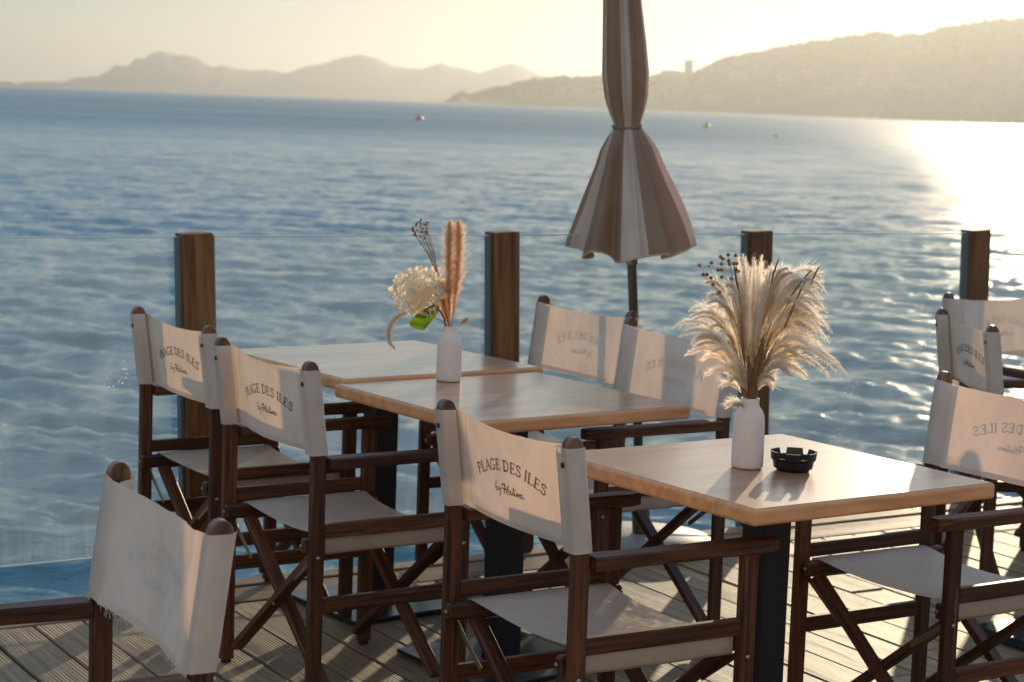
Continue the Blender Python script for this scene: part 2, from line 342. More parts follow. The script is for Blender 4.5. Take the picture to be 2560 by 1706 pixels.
def hillmat(name, c0, c1, sc_=.01):
    M = Mat(name); tc = M.n('ShaderNodeTexCoord'); nz = M.n('ShaderNodeTexNoise', Scale=sc_, Detail=6.0); M.l(tc.outputs['Object'], nz.inputs['Vector'])
    rp = M.n('ShaderNodeValToRGB'); e = rp.color_ramp.elements; e[0].position = .35; e[0].color = (*c0, 1); e[1].position = .65; e[1].color = (*c1, 1)
    M.l(nz.outputs['Fac'], rp.inputs[0]); M.l(rp.outputs[0], M.b.inputs['Base Color']); M.set(Roughness=.95, Specular_IOR_Level=.1); return M.m
hill_m = hillmat('scrub_hill', (.045, .055, .025), (.10, .09, .05))
far_m = hillmat('far_rock', (.08, .08, .07), (.14, .12, .10), .002)
tree_m = hillmat('pine_crowns', (.035, .05, .02), (.07, .085, .035), .05)
wall_m = Mat('pale_render').set(Base_Color=(.26, .23, .19, 1), Roughness=.85).m
roof_m = Mat('clay_roof').set(Base_Color=(.32, .15, .09, 1), Roughness=.85).m
win_m = Mat('window_dark').set(Base_Color=(.05, .06, .07, 1), Roughness=.1).m
hull_m = Mat('white_hull').set(Base_Color=(.75, .75, .74, 1), Roughness=.3).m
buoy_o = Mat('orange_buoy').set(Base_Color=(.85, .22, .05, 1), Roughness=.4).m
buoy_y = Mat('yellow_buoy').set(Base_Color=(.80, .55, .12, 1), Roughness=.4).m
joist_m = wood('joist_wood', (.03, .02, .012), (.10, .07, .045), .8)

# ------------------------------------------------------------------ sea
def make_sea():
    # polar sheet: fine in the view sector, coarse elsewhere, out past the horizon
    az = np.concatenate([np.linspace(-180, 40, 30)[:-1], np.linspace(40, 67, 14)[:-1], np.linspace(67, 111, 640), np.linspace(111, 180, 20)[1:]])
    az = np.radians(az)
    rr = np.concatenate([np.linspace(.5, 5, 12)[:-1], np.geomspace(5, 8, 80)[:-1], np.geomspace(8, 230, 760)[:-1], np.geomspace(230, 9000, 170)])
    A, D = np.meshgrid(az, rr); X = D * np.cos(A); Y = D * np.sin(A); Z = np.zeros_like(X)
    dr = np.gradient(rr)[:, None]
    da = np.minimum(np.gradient(az), R(44) / 640 * 3)[None, :] * D
    n = 90
    lam = np.geomspace(.22, 26, n)
    for i in range(n):
        l = lam[i]; th = R(-106) + rng.normal(0, .60 if l < .7 else .32)      # waves run towards the viewer's left
        k = 2 * math.pi / l; amp = .0130 * l ** .62 / (1 + (l / 1.5) ** 1.9) * rng.uniform(.6, 1.4)
        kx, ky = k * math.cos(th), k * math.sin(th)
        # drop what the mesh cannot carry
        rad = abs(math.cos(1)) 
        samp_r = np.abs(kx * np.cos(A) + ky * np.sin(A)) * dr / (2 * math.pi)
        samp_a = np.abs(-kx * np.sin(A) + ky * np.cos(A)) * da / (2 * math.pi)
        w = np.clip(1.25 - 2.6 * np.maximum(samp_r, samp_a), 0, 1)
        ph = kx * X + ky * Y + rng.uniform(0, 6.28)
        # wave groups
        g = .65 + .35 * np.sin(ph * .13 + .11 * k * (-ky * X + kx * Y) / k + i)
        s = np.sin(ph); Z += amp * w * g * (s + .25 * np.cos(2 * ph) * (l > .6))
    Z += SEA_Z
    nr, na = X.shape
    v = np.stack([X, Y, Z], -1).reshape(-1, 3)
    v = np.vstack([v, [[0, 0, SEA_Z]]])
    i = np.arange(nr - 1)[:, None] * na + np.arange(na - 1)[None, :]
    f = np.stack([i, i + na, i + na + 1, i + 1], -1).reshape(-1, 4)
    me = bpy.data.meshes.new('sea'); me.vertices.add(len(v)); me.vertices.foreach_set('co', v.astype('f').ravel())
    me.loops.add(f.size); me.loops.foreach_set('vertex_index', f.astype('i').ravel()[::-1].copy())
    me.polygons.add(len(f)); me.polygons.foreach_set('loop_start', np.arange(0, f.size, 4, dtype='i'))
    me.polygons.foreach_set('loop_total', np.full(len(f), 4, dtype='i'))
    me.polygons.foreach_set('use_smooth', np.ones(len(f), dtype=bool)); me.update(calc_edges=True)
    me.materials.append(water)
    o = bpy.data.objects.new('sea', me); link(o); props(o, label='blue grey choppy sea with a blinding sun glitter path on the right', kind='structure')
make_sea()

# ------------------------------------------------------------------ hills
def interp(prof, a):
    xs = [p[0] for p in prof][::-1]; ys = [p[1] for p in prof][::-1]
    return float(np.interp(a, xs, ys))
def ridge(name, prof, D, front, back, n_az, n_t, mat, rough, label, seed=0, fine=0.0):
    a0, a1 = prof[-1][0], prof[0][0]; v, f = [], []
    for i in range(n_az):
        a = a0 + (a1 - a0) * i / (n_az - 1); h = interp(prof, a) - SEA_Z
        h += fine * (noise.noise(Vector((a * 9, seed, 0))) + .6 * noise.noise(Vector((a * 31, seed, 3)))) * min(1, h / 20)
        for j in range(n_t):
            t = j / (n_t - 1)
            if t < .6: d = D - front * (1 - t / .6); s = (t / .6) ** .8
            else: d = D + back * (t - .6) / .4; s = (1 - (t - .6) / .4) ** 1.2
            hh = h * s
            if 0 < t < .95 and abs(t - .6) > .02: hh *= 1 + rough * noise.noise(Vector((a * 2.2, t * 5, seed)))
            v.append((d * math.cos(R(a)), d * math.sin(R(a)), SEA_Z - 1.5 + hh if 0 < t < 1 else SEA_Z - 2))
    for i in range(n_az - 1):
        for j in range(n_t - 1):
            q = i * n_t + j; f.append((q, q + 1, q + n_t + 1, q + n_t))
    o = mesh(name, v, f, mat, smooth=True); props(o, label=label, kind='structure'); return o
FAR = [(106, 2), (103.6, 8), (102.8, 17.1), (102.51, 30.1), (101.97, 33.0), (101.62, 50.7), (101.44, 66.6), (101.08, 63.5), (100.91, 87.2), (100.67, 84.7), (100.43, 98.8), (100.04, 105.6), (99.52, 96.5), (99.22, 95.4), (98.92, 76.6), (98.67, 69.7), (98.49, 77.0), (98.0, 66.5), (97.7, 63.1), (97.21, 70.3), (96.66, 62.2), (96.17, 80.6), (95.68, 87.8), (95.19, 108.3), (94.58, 120.4), (94.08, 109.9), (93.71, 92.2), (92.9, 84.9), (92.41, 102.1), (91.85, 95.1), (91.23, 81.5), (90.74, 98.7), (90.29, 111.3), (89.92, 101.4), (89.35, 75.3), (88.11, 45.8), (86.24, 29.5), (83, 10)]
LOW = [(96.4, -1.0), (95.9, 3.3), (95.04, 8.9), (93.68, 8.0), (92.44, 10.3), (91.7, 12.2), (90.58, 8.4), (88, 8)]
ISL = [(110, 3), (106.3, 9), (105.26, 11.9), (104.56, 9.4), (104.33, 11.0), (104.1, 6.3), (103.86, 12.2), (103.39, 13.5), (102.8, 12.5), (102.62, 6.8), (102.33, 1)]
NEAR = [(92.31, -2.1), (92.07, 5.8), (91.82, 8.9), (91.68, 13), (91.51, 8.8), (91.27, 12.4), (90.84, 17.0), (90.22, 23.4), (89.79, 28.9), (89.36, 31.7), (88.86, 34.6), (88.24, 34.0), (87.61, 37.1), (87.0, 36.4), (86.39, 38.4), (86.09, 40.9), (85.04, 46.0), (84.44, 61.7), (83.59, 71.0), (82.87, 77.8), (82.26, 84.0), (81.42, 90.4), (80.7, 95.6), (80.07, 101.7), (79.5, 97.1), (78.84, 101.1), (78.09, 110.4), (76.81, 119.2), (76.08, 121.5), (74.39, 127.9), (72.11, 118.9), (68.77, 94.0), (64, 40), (61, 0)]
ridge('far_mountains', FAR, 5200, 700, 900, 420, 14, far_m, .12, 'pale hazy mountain range along the horizon on the left', 1, 2.0)
ridge('low_headland', LOW, 4000, 250, 300, 120, 10, hill_m, .1, 'low hazy strip of coast below the mountains', 2, 1.5)
ridge('far_island', ISL, 4200, 300, 300, 120, 10, hill_m, .1, 'flat dark island on the left horizon', 3, 1.5)
hill = ridge('wooded_hill', NEAR, 2500, 330, 500, 420, 26, hill_m, .10, 'wooded hill in golden haze rising to the right', 4, 3.0)
def forest():
    bm = bmesh.new(); bmesh.ops.create_icosphere(bm, subdivisions=1, radius=1); bv = [v.co.copy() for v in bm.verts]; bf = [[v.index for v in f.verts] for f in bm.faces]; bm.free()
    V, F = [], []
    for i in range(3600):
        a = random.uniform(66, 92.0); t = random.choice([1.0, random.random() ** .6, random.uniform(.8, 1)])
        d = 2500 - 330 * (1 - t) + random.uniform(-6, 6); h = (interp(NEAR, a) - SEA_Z) * (t ** .8)
        if h < 4: continue
        s = random.uniform(2.2, 5.5) * min(1, .45 + h / 60); c = Vector((d * math.cos(R(a)), d * math.sin(R(a)), SEA_Z - 1.5 + h + s * .1))
        k = Vector((s * random.uniform(.8, 1.3), s, s * random.uniform(.6, 1.25))); b = len(V)
        for q in bv:
            w = q * (1 + .35 * noise.noise(q * 1.3 + c)); V.append((c.x + w.x * k.x, c.y + w.y * k.y, c.z + w.z * k.z))
        F += [tuple(x + b for x in q) for q in bf]
    o = mesh('hillside_forest', V, F, tree_m); props(o, label='dark pine trees covering the hill on the right', kind='stuff')
forest()
def building(name, az, dist, z0, w, d, h, label, floors=3, cols=4, roof='flat', group=None):
    r = empty(name, (dist * math.cos(R(az)), dist * math.sin(R(az)), z0), R(az - 90), label=label, cat='building', group=group)
    b = bmobj('wall', box_bm(w, d, h), wall_m, r); b.location = (0, 0, h / 2)
    if roof == 'flat':
        q = bmobj('roof', box_bm(w + .6, d + .6, .5), wall_m, r); q.location = (0, 0, h + .25)
    else:
        q = mesh('roof', [(-w / 2 - .5, -d / 2 - .5, h), (w / 2 + .5, -d / 2 - .5, h), (w / 2 + .5, d / 2 + .5, h), (-w / 2 - .5, d / 2 + .5, h), (-w / 4, 0, h + 2.4), (w / 4, 0, h + 2.4)],
                 [(0, 1, 5, 4), (1, 2, 5), (2, 3, 4, 5), (3, 0, 4), (3, 2, 1, 0)], roof_m, r)
    wm = None
    for i in range(floors):
        for j in range(cols):
            if wm is None:
                q = bmobj('window', box_bm(w / cols * .45, .2, h / floors * .45), win_m, r); wm = q
            else:
                q = bpy.data.objects.new('window', wm.data); link(q, r)
            q.location = (-w / 2 + w / cols * (j + .5), -d / 2 - .05, h / floors * (i + .5))
    return r
building('tower_block', 85.26, 2470, 38, 10.5, 10, 23, 'square hazy tower block on the ridge beside the umbrella', 6, 3)
building('apartment_block', 85.75, 2480, 36, 24, 12, 12, 'long low hazy apartment block left of the ridge tower', 3, 7)
for i, (a, t, w, h) in enumerate([(83.9, .5, 16, 9), (82.6, .35, 12, 7), (81.9, .45, 14, 8), (81.3, .2, 18, 8), (80.4, .3, 11, 7), (88.4, .3, 13, 7), (87.3, .25, 16, 8), (84.6, .15, 20, 7), (79.0, .25, 14, 7)]):
    d = 2500 - 330 * (1 - t) - 8; z = (interp(NEAR, a) - SEA_Z) * t ** .8 + SEA_Z - 3
    where = ['highest pale villa on the hill below the ridge tower', 'small villa on the mid slope above the bay', 'upper villa in the row on the mid slope', 'wide shore house below the mid slope villas', 'narrow villa right of the shore houses', 'pale villa left of the closed umbrella', 'shore house just left of the closed umbrella', 'wide shore house below the ridge tower', 'rightmost villa near the glittering water'][i]
    building('villa', a, d, z, w, 10, h, 'hazy ' + where, 2, 4, 'hip', 'villas on the hazy hillside')
def boat(az, dist, label, L=7):
    r = empty('moored_boat', (dist * math.cos(R(az)), dist * math.sin(R(az)), SEA_Z + .25), R(az + random.uniform(-60, 60)), label=label, cat='boat', group='boats moored below the hill')
    pr = [(-.5, .16), (-.3, .2), (.1, .2), (.35, .12), (.5, .01)]; v, f = [], []
    for x, y in pr:
        for (yy, z) in ((-y, 1), (-y * .6, -.5), (y * .6, -.5), (y, 1)): v.append((x * L, yy * L, z * .9))
    for i in range(4):
        for k in range(3): q = i * 4 + k; f.append((q, q + 1, q + 5, q + 4))
        f.append((i * 4 + 3, i * 4, i * 4 + 4, i * 4 + 7))
    f.append((0, 3, 2, 1)); mesh('hull', v, f, hull_m, r)
    c = bmobj('cabin', box_bm(L * .35, L * .2, 1.1, .1), hull_m, r); c.location = (-.05 * L, 0, 1.4)
    tubes('mast', [([(0, 0, .9), (0, 0, 9)], .07)], hull_m, r, 5)
for a, d, lb in [(77.6, 2120, 'tiny white boat leftmost below the hill at the glitter edge'), (76.7, 2140, 'tiny white boat above the glitter near the right edge'), (76.2, 2110, 'tiny white boat closest to the right edge of the bay'), (79.9, 2130, 'tiny white boat on the shoreline left of the glitter'), (80.3, 2150, 'tiny white boat beside the small jetty below the hill')]:
    boat(a, d, lb)
def buoy(x, y, m, label, s):
    r = empty('mooring_buoy', (x, y, SEA_Z), label=label, cat='buoy', group='buoys floating in the bay')
    lathe('float', [(0, -.35), (.3 * s, -.25), (.42 * s, 0), (.36 * s, .28 * s), (.15 * s, .45 * s), (0, .47 * s)], 16, m, r)
    tubes('ring', [([(-.1 * s, 0, .45 * s), (-.1 * s, 0, .58 * s), (0, 0, .64 * s), (.1 * s, 0, .58 * s), (.1 * s, 0, .45 * s)], .03 * s)], steel, r, 6)
buoy(-12.3, 244.9, buoy_o, 'orange round buoy on the water above the white flower', 1.15)
buoy(26.8, 287.5, buoy_y, 'yellowish buoy just right of the umbrella knot', 1.25)
buoy(26.1, 203.7, buoy_y, 'small pale buoy further right of the umbrella', .6)

# ------------------------------------------------------------------ deck
# border runs along u, rail line normal n
UA = R(32.3); U = Vector((math.cos(UA), math.sin(UA), 0)); N = Vector((-math.sin(UA), math.cos(UA), 0))
EDGE = 5.705                        # deck edge along N
deck = empty('deck', (0, 0, 0), label='weathered grooved timber deck of the beach terrace', kind='structure')
def rough_board(name, L, W, T, parent, mat, loc, rz, z):
    o = bmobj(name, box_bm(L, W, T, .0025), mat, parent)
    o.location = (loc[0], loc[1], z); o.rotation_euler = (random.gauss(0, .0025), random.gauss(0, .0008), rz); return o
# boards across the terrace
PA = R(121.0); P = Vector((math.cos(PA), math.sin(PA), 0)); Q = Vector((math.sin(PA), -math.cos(PA), 0))   # Q across boards, to the right
inner = EDGE - .262
for i in range(-26, 58):
    q = 2.164 + .1478 * (i + .5)
    # board ends where it meets the border boards (p from P.dot N)
    pn = P.dot(N); qn = Q.dot(N)
    p_end = (inner - .006 - (q + .0) * qn) / pn
    p_end -= abs(.0705 * qn / pn)
    p = p_end; first = True
    while p > 1.2:
        L = random.choice([1.9, 2.4, 2.9]) * (random.uniform(.35, 1) if first else 1); first = False
        a = max(p - L, 1.1)
        c = P * ((a + p) / 2) + Q * q
        # leave out boards far outside anything in view
        if -5.5 < c.x < 8.5 and c.y > -.5:
            rough_board('plank', p - a - .004, .1478 - .0095, .027, deck, deck_board, c, PA, -.0135 + random.gauss(0, .0013))
        p = a
V_, F_ = [], []
for i in range(-26, 58):      # boards on the landward side of the terrace, joined
    q = 2.164 + .1478 * (i + .5); hw = .0700
    for a, p in ((-2.2, 1.096), (-5.6, -2.204)):
        b = len(V_)
        for z in (-.0268, 0):
            for (pp, qq) in ((a, q - hw), (p, q - hw), (p, q + hw), (a, q + hw)):
                c = P * pp + Q * qq; V_.append((c.x, c.y, z))
        F_ += [(b, b + 3, b + 2, b + 1), (b + 4, b + 5, b + 6, b + 7)] + [(b + k, b + (k + 1) % 4, b + 4 + (k + 1) % 4, b + 4 + k) for k in range(4)]
o = mesh('landward_boards', V_, F_, deck_board, deck); o['kind'] = 'stuff'
for k, (n0, wdt) in enumerate([(EDGE - .262 + .086, .166), (EDGE - .262 + .218, .076)]):
    x = -6.0 + k * .7
    while x < 9:
        L = random.uniform(2.6, 3.4); c = U * (x + L / 2) + N * n0
        rough_board('border_plank', L - .005, wdt, .027 if k == 0 else .03, deck, deck_board, c, UA, -.0135 + k * .003); x += L
bar('fascia_board', tuple(U * -6 + N * (EDGE + .008) + Vector((0, 0, -.11))), tuple(U * 9 + N * (EDGE + .008) + Vector((0, 0, -.11))), .025, .17, joist_m, deck)
for j in range(16):
    n0 = EDGE - .12 - j * .45
    bar('joist', tuple(U * -6 + N * n0 + Vector((0, 0, -.11))), tuple(U * 9 + N * n0 + Vector((0, 0, -.11))), .05, .15, joist_m, deck)
for x in (-4, -1.6, .8, 3.2, 5.6):
    for n0 in (EDGE - .2, EDGE - 2.4, EDGE - 4.6):
        c = U * x + N * n0
        tubes('pile', [([(c.x, c.y, -3), (c.x, c.y, -.19)], .09)], joist_m, deck, 12)

# unseen beach and building added behind the view to bounce warm light
sand_m = hillmat('bounce_beach_sand', (.42, .34, .24), (.55, .45, .33), 1.5)
sv_, sf_ = [], []
for i in range(41):
    for j in range(25):
        x = -60 + 3 * i; y = 3.2 - 1.4 * j; sv_.append((x, y - .25 * x * .0, SEA_Z - .75 + min(.68, .16 * j) + .03 * noise.noise(Vector((x * .3, y * .5, 0)))))
for i in range(40):
    for j in range(24): q = i * 25 + j; sf_.append((q, q + 1, q + 26, q + 25))
props(mesh('beach', sv_, sf_, sand_m, smooth=True), label='added pale sand beach under and behind the terrace, bouncing warm light', kind='structure')
bounce_bld = empty('bounce_building', (.5, -6.5, -.22), R(0), label='added unseen low white building behind the terrace, bouncing warm light', cat='building')  # out of view; added so its wall reflects warm light onto shaded sides
ww_ = Mat('bounce_wall_white').set(Base_Color=(.74, .64, .54, 1), Roughness=.9).m
for k in range(7):
    o = bmobj('bounce_wall_bay', box_bm(1.7, .3, 2.5), ww_, bounce_bld); o.location = (-11.4 + 3.8 * k, 0, 1.25)
for k in range(6):
    d = bmobj('door', box_bm(2.1, .06, 2.5), win_m, bounce_bld); d.location = (-9.5 + 3.8 * k, -.05, 1.25)
    for sx in (-1, 1):
        h = bmobj('door_frame', box_bm(.08, .1, 2.5), ww_, d); h.location = (sx * 1.0, .06, 0)
o = bmobj('bounce_upper_wall', box_bm(24.5, .3, 2.6), ww_, bounce_bld); o.location = (0, 0, 3.8)
o = bmobj('roof', box_bm(25.3, 7, .2), roof_m, bounce_bld); o.location = (0, -3.1, 5.2)
# ------------------------------------------------------------------ rail posts and glass
lean = R(-2.2)
POSTS = [(-1.0, 6.195), (-.045, 6.80), (.895, 7.385), (1.845, 7.985)]
PL = ['leftmost wooden rail post behind the two left chairs', 'wooden rail post behind the far left table and pampas vase', 'wooden rail post behind the feathery grass bouquet', 'rightmost wooden rail post standing in the sun glitter']
allp = [(-1.955, 5.59)] + POSTS + [(2.79, 8.585), (3.735, 9.185), (4.68, 9.785)]
for i, (x, y) in enumerate(allp):
    lab = (['wooden rail post beyond the left edge'] + PL + ['wooden rail post beyond the right edge', 'second wooden rail post beyond the right edge', 'farthest wooden rail post beyond the right edge'])[i]
    r = empty('rail_post', (x + .056 * math.cos(UA) - .002, y + .056 * math.sin(UA), -.35), UA, label=lab, cat='post', group='wooden posts of the glass rail')
    r.rotation_euler = (0, lean, UA)
    b = bmobj('post_body', box_bm(1.455, .070, .100, .003), post_wood, r); b.rotation_euler = (0, R(-90), 0); b.location = (.0, 0, .7275)
    b.rotation_euler = Matrix(((0, 0, 1), (0, 1, 0), (-1, 0, 0))).to_euler()
    for s in (-1, 1):
        c = bmobj('glass_channel', box_bm(.012, .030, 1.36, .001), channel_grey, r); c.location = (s * .0565, 0, .765)
GN = .0
for i in range(len(allp) - 1):
    a = Vector((*allp[i], 0)); b = Vector((*allp[i + 1], 0)); d = (b - a).normalized()
    a2 = a + d * .062 - d * .04 * .3; b2 = b - d * .062
    lab = ['large glass panel at the far left edge of the rail', 'glass panel between the left post and the post behind the far table', 'glass panel behind the closed umbrella', 'glass panel between the grass bouquet post and the right post', 'glass panel beyond the right post in the glitter', 'second glass panel beyond the right edge', 'farthest glass panel beyond the right edge'][i]
    g = bar('glass_panel', (a2.x, a2.y, .595), (b2.x, b2.y, .595), .010, .99, glass, None, .001)
    for zz in (1.0, -1.0):
        e_ = bmobj('polished_edge', box_bm((b2 - a2).length, .0096, .004), edge_m, g); e_.location = (0, 0, zz * .4965)
    props(g, label='clear salt spotted ' + lab, cat='glass panel', group='glass panels of the rail')

# ------------------------------------------------------------------ lettering
def G(*a): return list(a)
def stem(x): return [([(x, 0), (x, 1)], .13), ([(x - .12, .022), (x + .12, .022)], .045), ([(x - .12, .978), (x + .12, .978)], .045)]
GL = {
 'P': (stem(.15) + [([(.15, .98), (.36, .96), (.48, .86), (.51, .73), (.46, .59), (.34, .5), (.18, .48)], .075)], .60),
 'L': (stem(.15) + [([(.15, .025), (.54, .025)], .05), ([(.53, .0), (.57, .23)], .05)], .62),
 'A': ([([(.05, 0), (.32, 1)], .055), ([(.30, 1), (.62, 0)], .12), ([(.14, .35), (.50, .35)], .05), ([(-.04, .022), (.16, .022)], .045), ([(.50, .022), (.74, .022)], .045)], .74),
 'G': ([([(.58, .78), (.5, .93), (.36, .985), (.2, .93), (.09, .76), (.05, .5), (.09, .24), (.21, .07), (.38, .015), (.52, .06), (.6, .13)], .085), ([(.60, .42), (.60, .07)], .11), ([(.46, .42), (.74, .42)], .045), ([(.59, .97), (.59, .74)], .045)], .78),
 'E': (stem(.15) + [([(.15, .975), (.52, .975)], .05), ([(.51, .99), (.54, .78)], .05), ([(.15, .52), (.42, .52)], .05), ([(.42, .63), (.42, .41)], .045), ([(.15, .025), (.56, .025)], .05), ([(.55, .0), (.60, .23)], .05)], .68),
 'D': (stem(.15) + [([(.15, .975), (.4, .94), (.58, .78), (.64, .5), (.58, .22), (.4, .06), (.15, .025)], .085)], .78),
 'S': ([([(.47, .76), (.43, .91), (.3, .98), (.14, .93), (.07, .79), (.12, .65), (.28, .54), (.45, .42), (.5, .26), (.43, .08), (.27, .015), (.12, .07), (.05, .25)], .09), ([(.47, .97), (.47, .74)], .045), ([(.05, .28), (.05, .03)], .045)], .60),
 'I': (stem(.16), .36)}
def ribbon(pts, w, sub=1):
    """list of quads (4 points each) along a polyline"""
    out = []; P = [Vector(p) for p in pts]
    nrm = []
    for i in range(len(P)):
        t = (P[min(i + 1, len(P) - 1)] - P[max(i - 1, 0)]); t.normalize(); nrm.append(Vector((-t.y, t.x)))
    for i in range(len(P) - 1):
        h0 = h1 = w / 2
        out.append((P[i] + nrm[i] * h0, P[i] - nrm[i] * h0, P[i + 1] - nrm[i + 1] * h1, P[i + 1] + nrm[i + 1] * h1))
    return out
def text_quads():
    quads = []; s = .0236; sx = 1.42; Rr = .335
    txt = 'PLAGE DES ILES'; total = sum(.30 if c == ' ' else GL[c][1] for c in txt) * s * sx
    u = -total / 2
    for c in txt:
        if c == ' ': u += .30 * s * sx; continue
        st, adv = GL[c]
        for pts, w in st:
            # width measured between the two scalings
            for q in ribbon([(p[0] * sx, p[1]) for p in pts], w * 1.55 + .02):
                out = []
                for p in q:
                    uu = u + p.x * s; a = uu / Rr; rad = Rr + p.y * s
                    out.append((rad * math.sin(a), rad * math.cos(a) - Rr + .775 + .0))
                quads.append(out)
        u += adv * s * sx
    arched = quads; quads = []
    aa = lambda dx: [([(1.52 + dx, .45), (1.4 + dx, .43), (1.33 + dx, .2), (1.38 + dx, .02), (1.46 + dx, .08), (1.54 + dx, .45), (1.53 + dx, .1), (1.6 + dx, .02)], .075)]
    S = [([(.14, 1.1), (.03, .3), (.07, .02), (.19, .03), (.27, .28), (.2, .46), (.08, .3)], .075), ([(.36, .5), (.34, .2), (.42, .12), (.52, .3), (.57, .52)], .07), ([(.57, .52), (.53, .1), (.45, -.42), (.34, -.48)], .075),
         ([(.78, .74), (.74, .88), (.86, 1.02), (1.02, 1.04), (1.06, .96)], .10), ([(1.06, 1.0), (.98, .5), (.9, -.05)], .10), ([(1.36, 1.06), (1.22, .5), (1.15, .06), (1.21, -.04)], .09), ([(.7, .56), (.84, .46), (1.12, .52), (1.32, .5)], .07)] + aa(0) + \
        [([(1.6, .02), (1.74, .5), (1.82, 1.0), (1.76, .95), (1.70, .2), (1.78, .02)], .07), ([(1.78, .02), (1.9, .45), (1.87, .1), (1.95, .02)], .075), ([(1.92, .68), (1.945, .80)], .09),
         ([(1.95, .02), (2.04, .46), (2.0, 0)], .07), ([(2.0, .1), (2.11, .44), (2.15, .4), (2.11, 0)], .07), ([(2.11, .1), (2.23, .44), (2.28, .38), (2.25, .08), (2.32, .02)], .07)] + aa(.97) + [([(2.57, .02), (2.66, .18)], .06)]
    kx, ky = .0445, .0185
    for pts, w in S:
        sp = [(p[0] - 1.33, p[1]) for p in pts]
        for q in ribbon([(p[0] * kx, p[1] * ky) for p in sp], w * .042):
            quads.append([(p.x, p.y + .7265) for p in q])
    return arched, quads
VAR = [.015, .0022, 5.0]       # bow, wrinkle depth, seed of the canvas in work
ZB, REC = .655, .130        # the uprights recline above the armrests
def back_x(y, z):
    t = max(0.0, 1 - (y / .205) ** 2)
    return -.1767 - VAR[0] * t * (1 + .25 * math.sin((z - .66) * 14)) - REC * max(0, z - ZB) + VAR[1] * noise.noise(Vector((y * 15, z * 15 - y * 6, VAR[2])))
def lettering(parent, name, quads):
    v, f = [], []
    for q in quads:
        b = len(v)
        for (u, z) in q:
            u -= .014
            v.append((back_x(-u, z) - .0020, -u, z))
        f.append((b, b + 1, b + 2, b + 3))
    return mesh(name, v, f, print_ink, parent)

# ------------------------------------------------------------------ director chair
def rounded_post(name, x, y, z1, parent):
    """rear upright: square leg with a barrel-rounded top"""
    rings = [(.012, 0), (.30, 0), (ZB - .02, 0), (ZB + .02, -.02 * REC), (z1 - .026, -(z1 - .026 - ZB) * REC)]
    hx_, hy_, ch_ = .019, .011, .003; v, f = [], []
    for z, dx in rings:
        for (a, b) in ((-hx_ + ch_, -hy_), (hx_ - ch_, -hy_), (hx_, -hy_ + ch_), (hx_, hy_ - ch_), (hx_ - ch_, hy_), (-hx_ + ch_, hy_), (-hx_, hy_ - ch_), (-hx_, -hy_ + ch_)):
            v.append((z - .44, b, -(a + dx)))
    for i in range(len(rings) - 1):
        for k in range(8): q = i * 8 + k; w = i * 8 + (k + 1) % 8; f.append((q, w, w + 8, q + 8))
    f.append(tuple(range(8))[::-1]); f.append(tuple(range(len(v) - 8, len(v))))
    o = mesh(name, v, f, teak, parent)
    m = Matrix(((0, 0, -1, x), (0, 1, 0, y), (1, 0, 0, .44), (0, 0, 0, 1))); o.matrix_local = m; LOCAL[o.name] = m
    # rounded cap, axis across the chair
    n = 12; v, f = [], []
    hx, hy = .0195, .0118
    prof = [(-hx, -.004)] + [(-hx, .002)] + [(-math.cos(math.pi * k / n) * hx, .004 + math.sin(math.pi * k / n) * .024) for k in range(n + 1)] + [(hx, .002), (hx, -.004)]
    m_ = len(prof)
    for s, k in ((-1, .86), (-1, 1), (1, 1), (1, .86)):
        ins = 0 if k == 1 else 1
        for (px, pz) in prof: v.append((px * (1 if not ins else .90), s * (hy - (0 if ins else .002)), pz if not ins else pz * .94))
    for r_ in range(3):
        for k in range(m_ - 1): a = r_ * m_ + k; f.append((a, a + 1, a + m_ + 1, a + m_))
    f.append(tuple(range(m_))); f.append(tuple(range(3 * m_, 4 * m_))[::-1])
    c = mesh('post_cap', v, f, teak_cap, o, smooth=False)
    c.matrix_local = LOCAL[o.name].inverted() @ Matrix.Translation((x - (z1 - .0285 - ZB) * REC, y, z1 - .0285)) @ Matrix.Rotation(-math.atan(REC), 4, 'Y')
    return o
YP = .2545
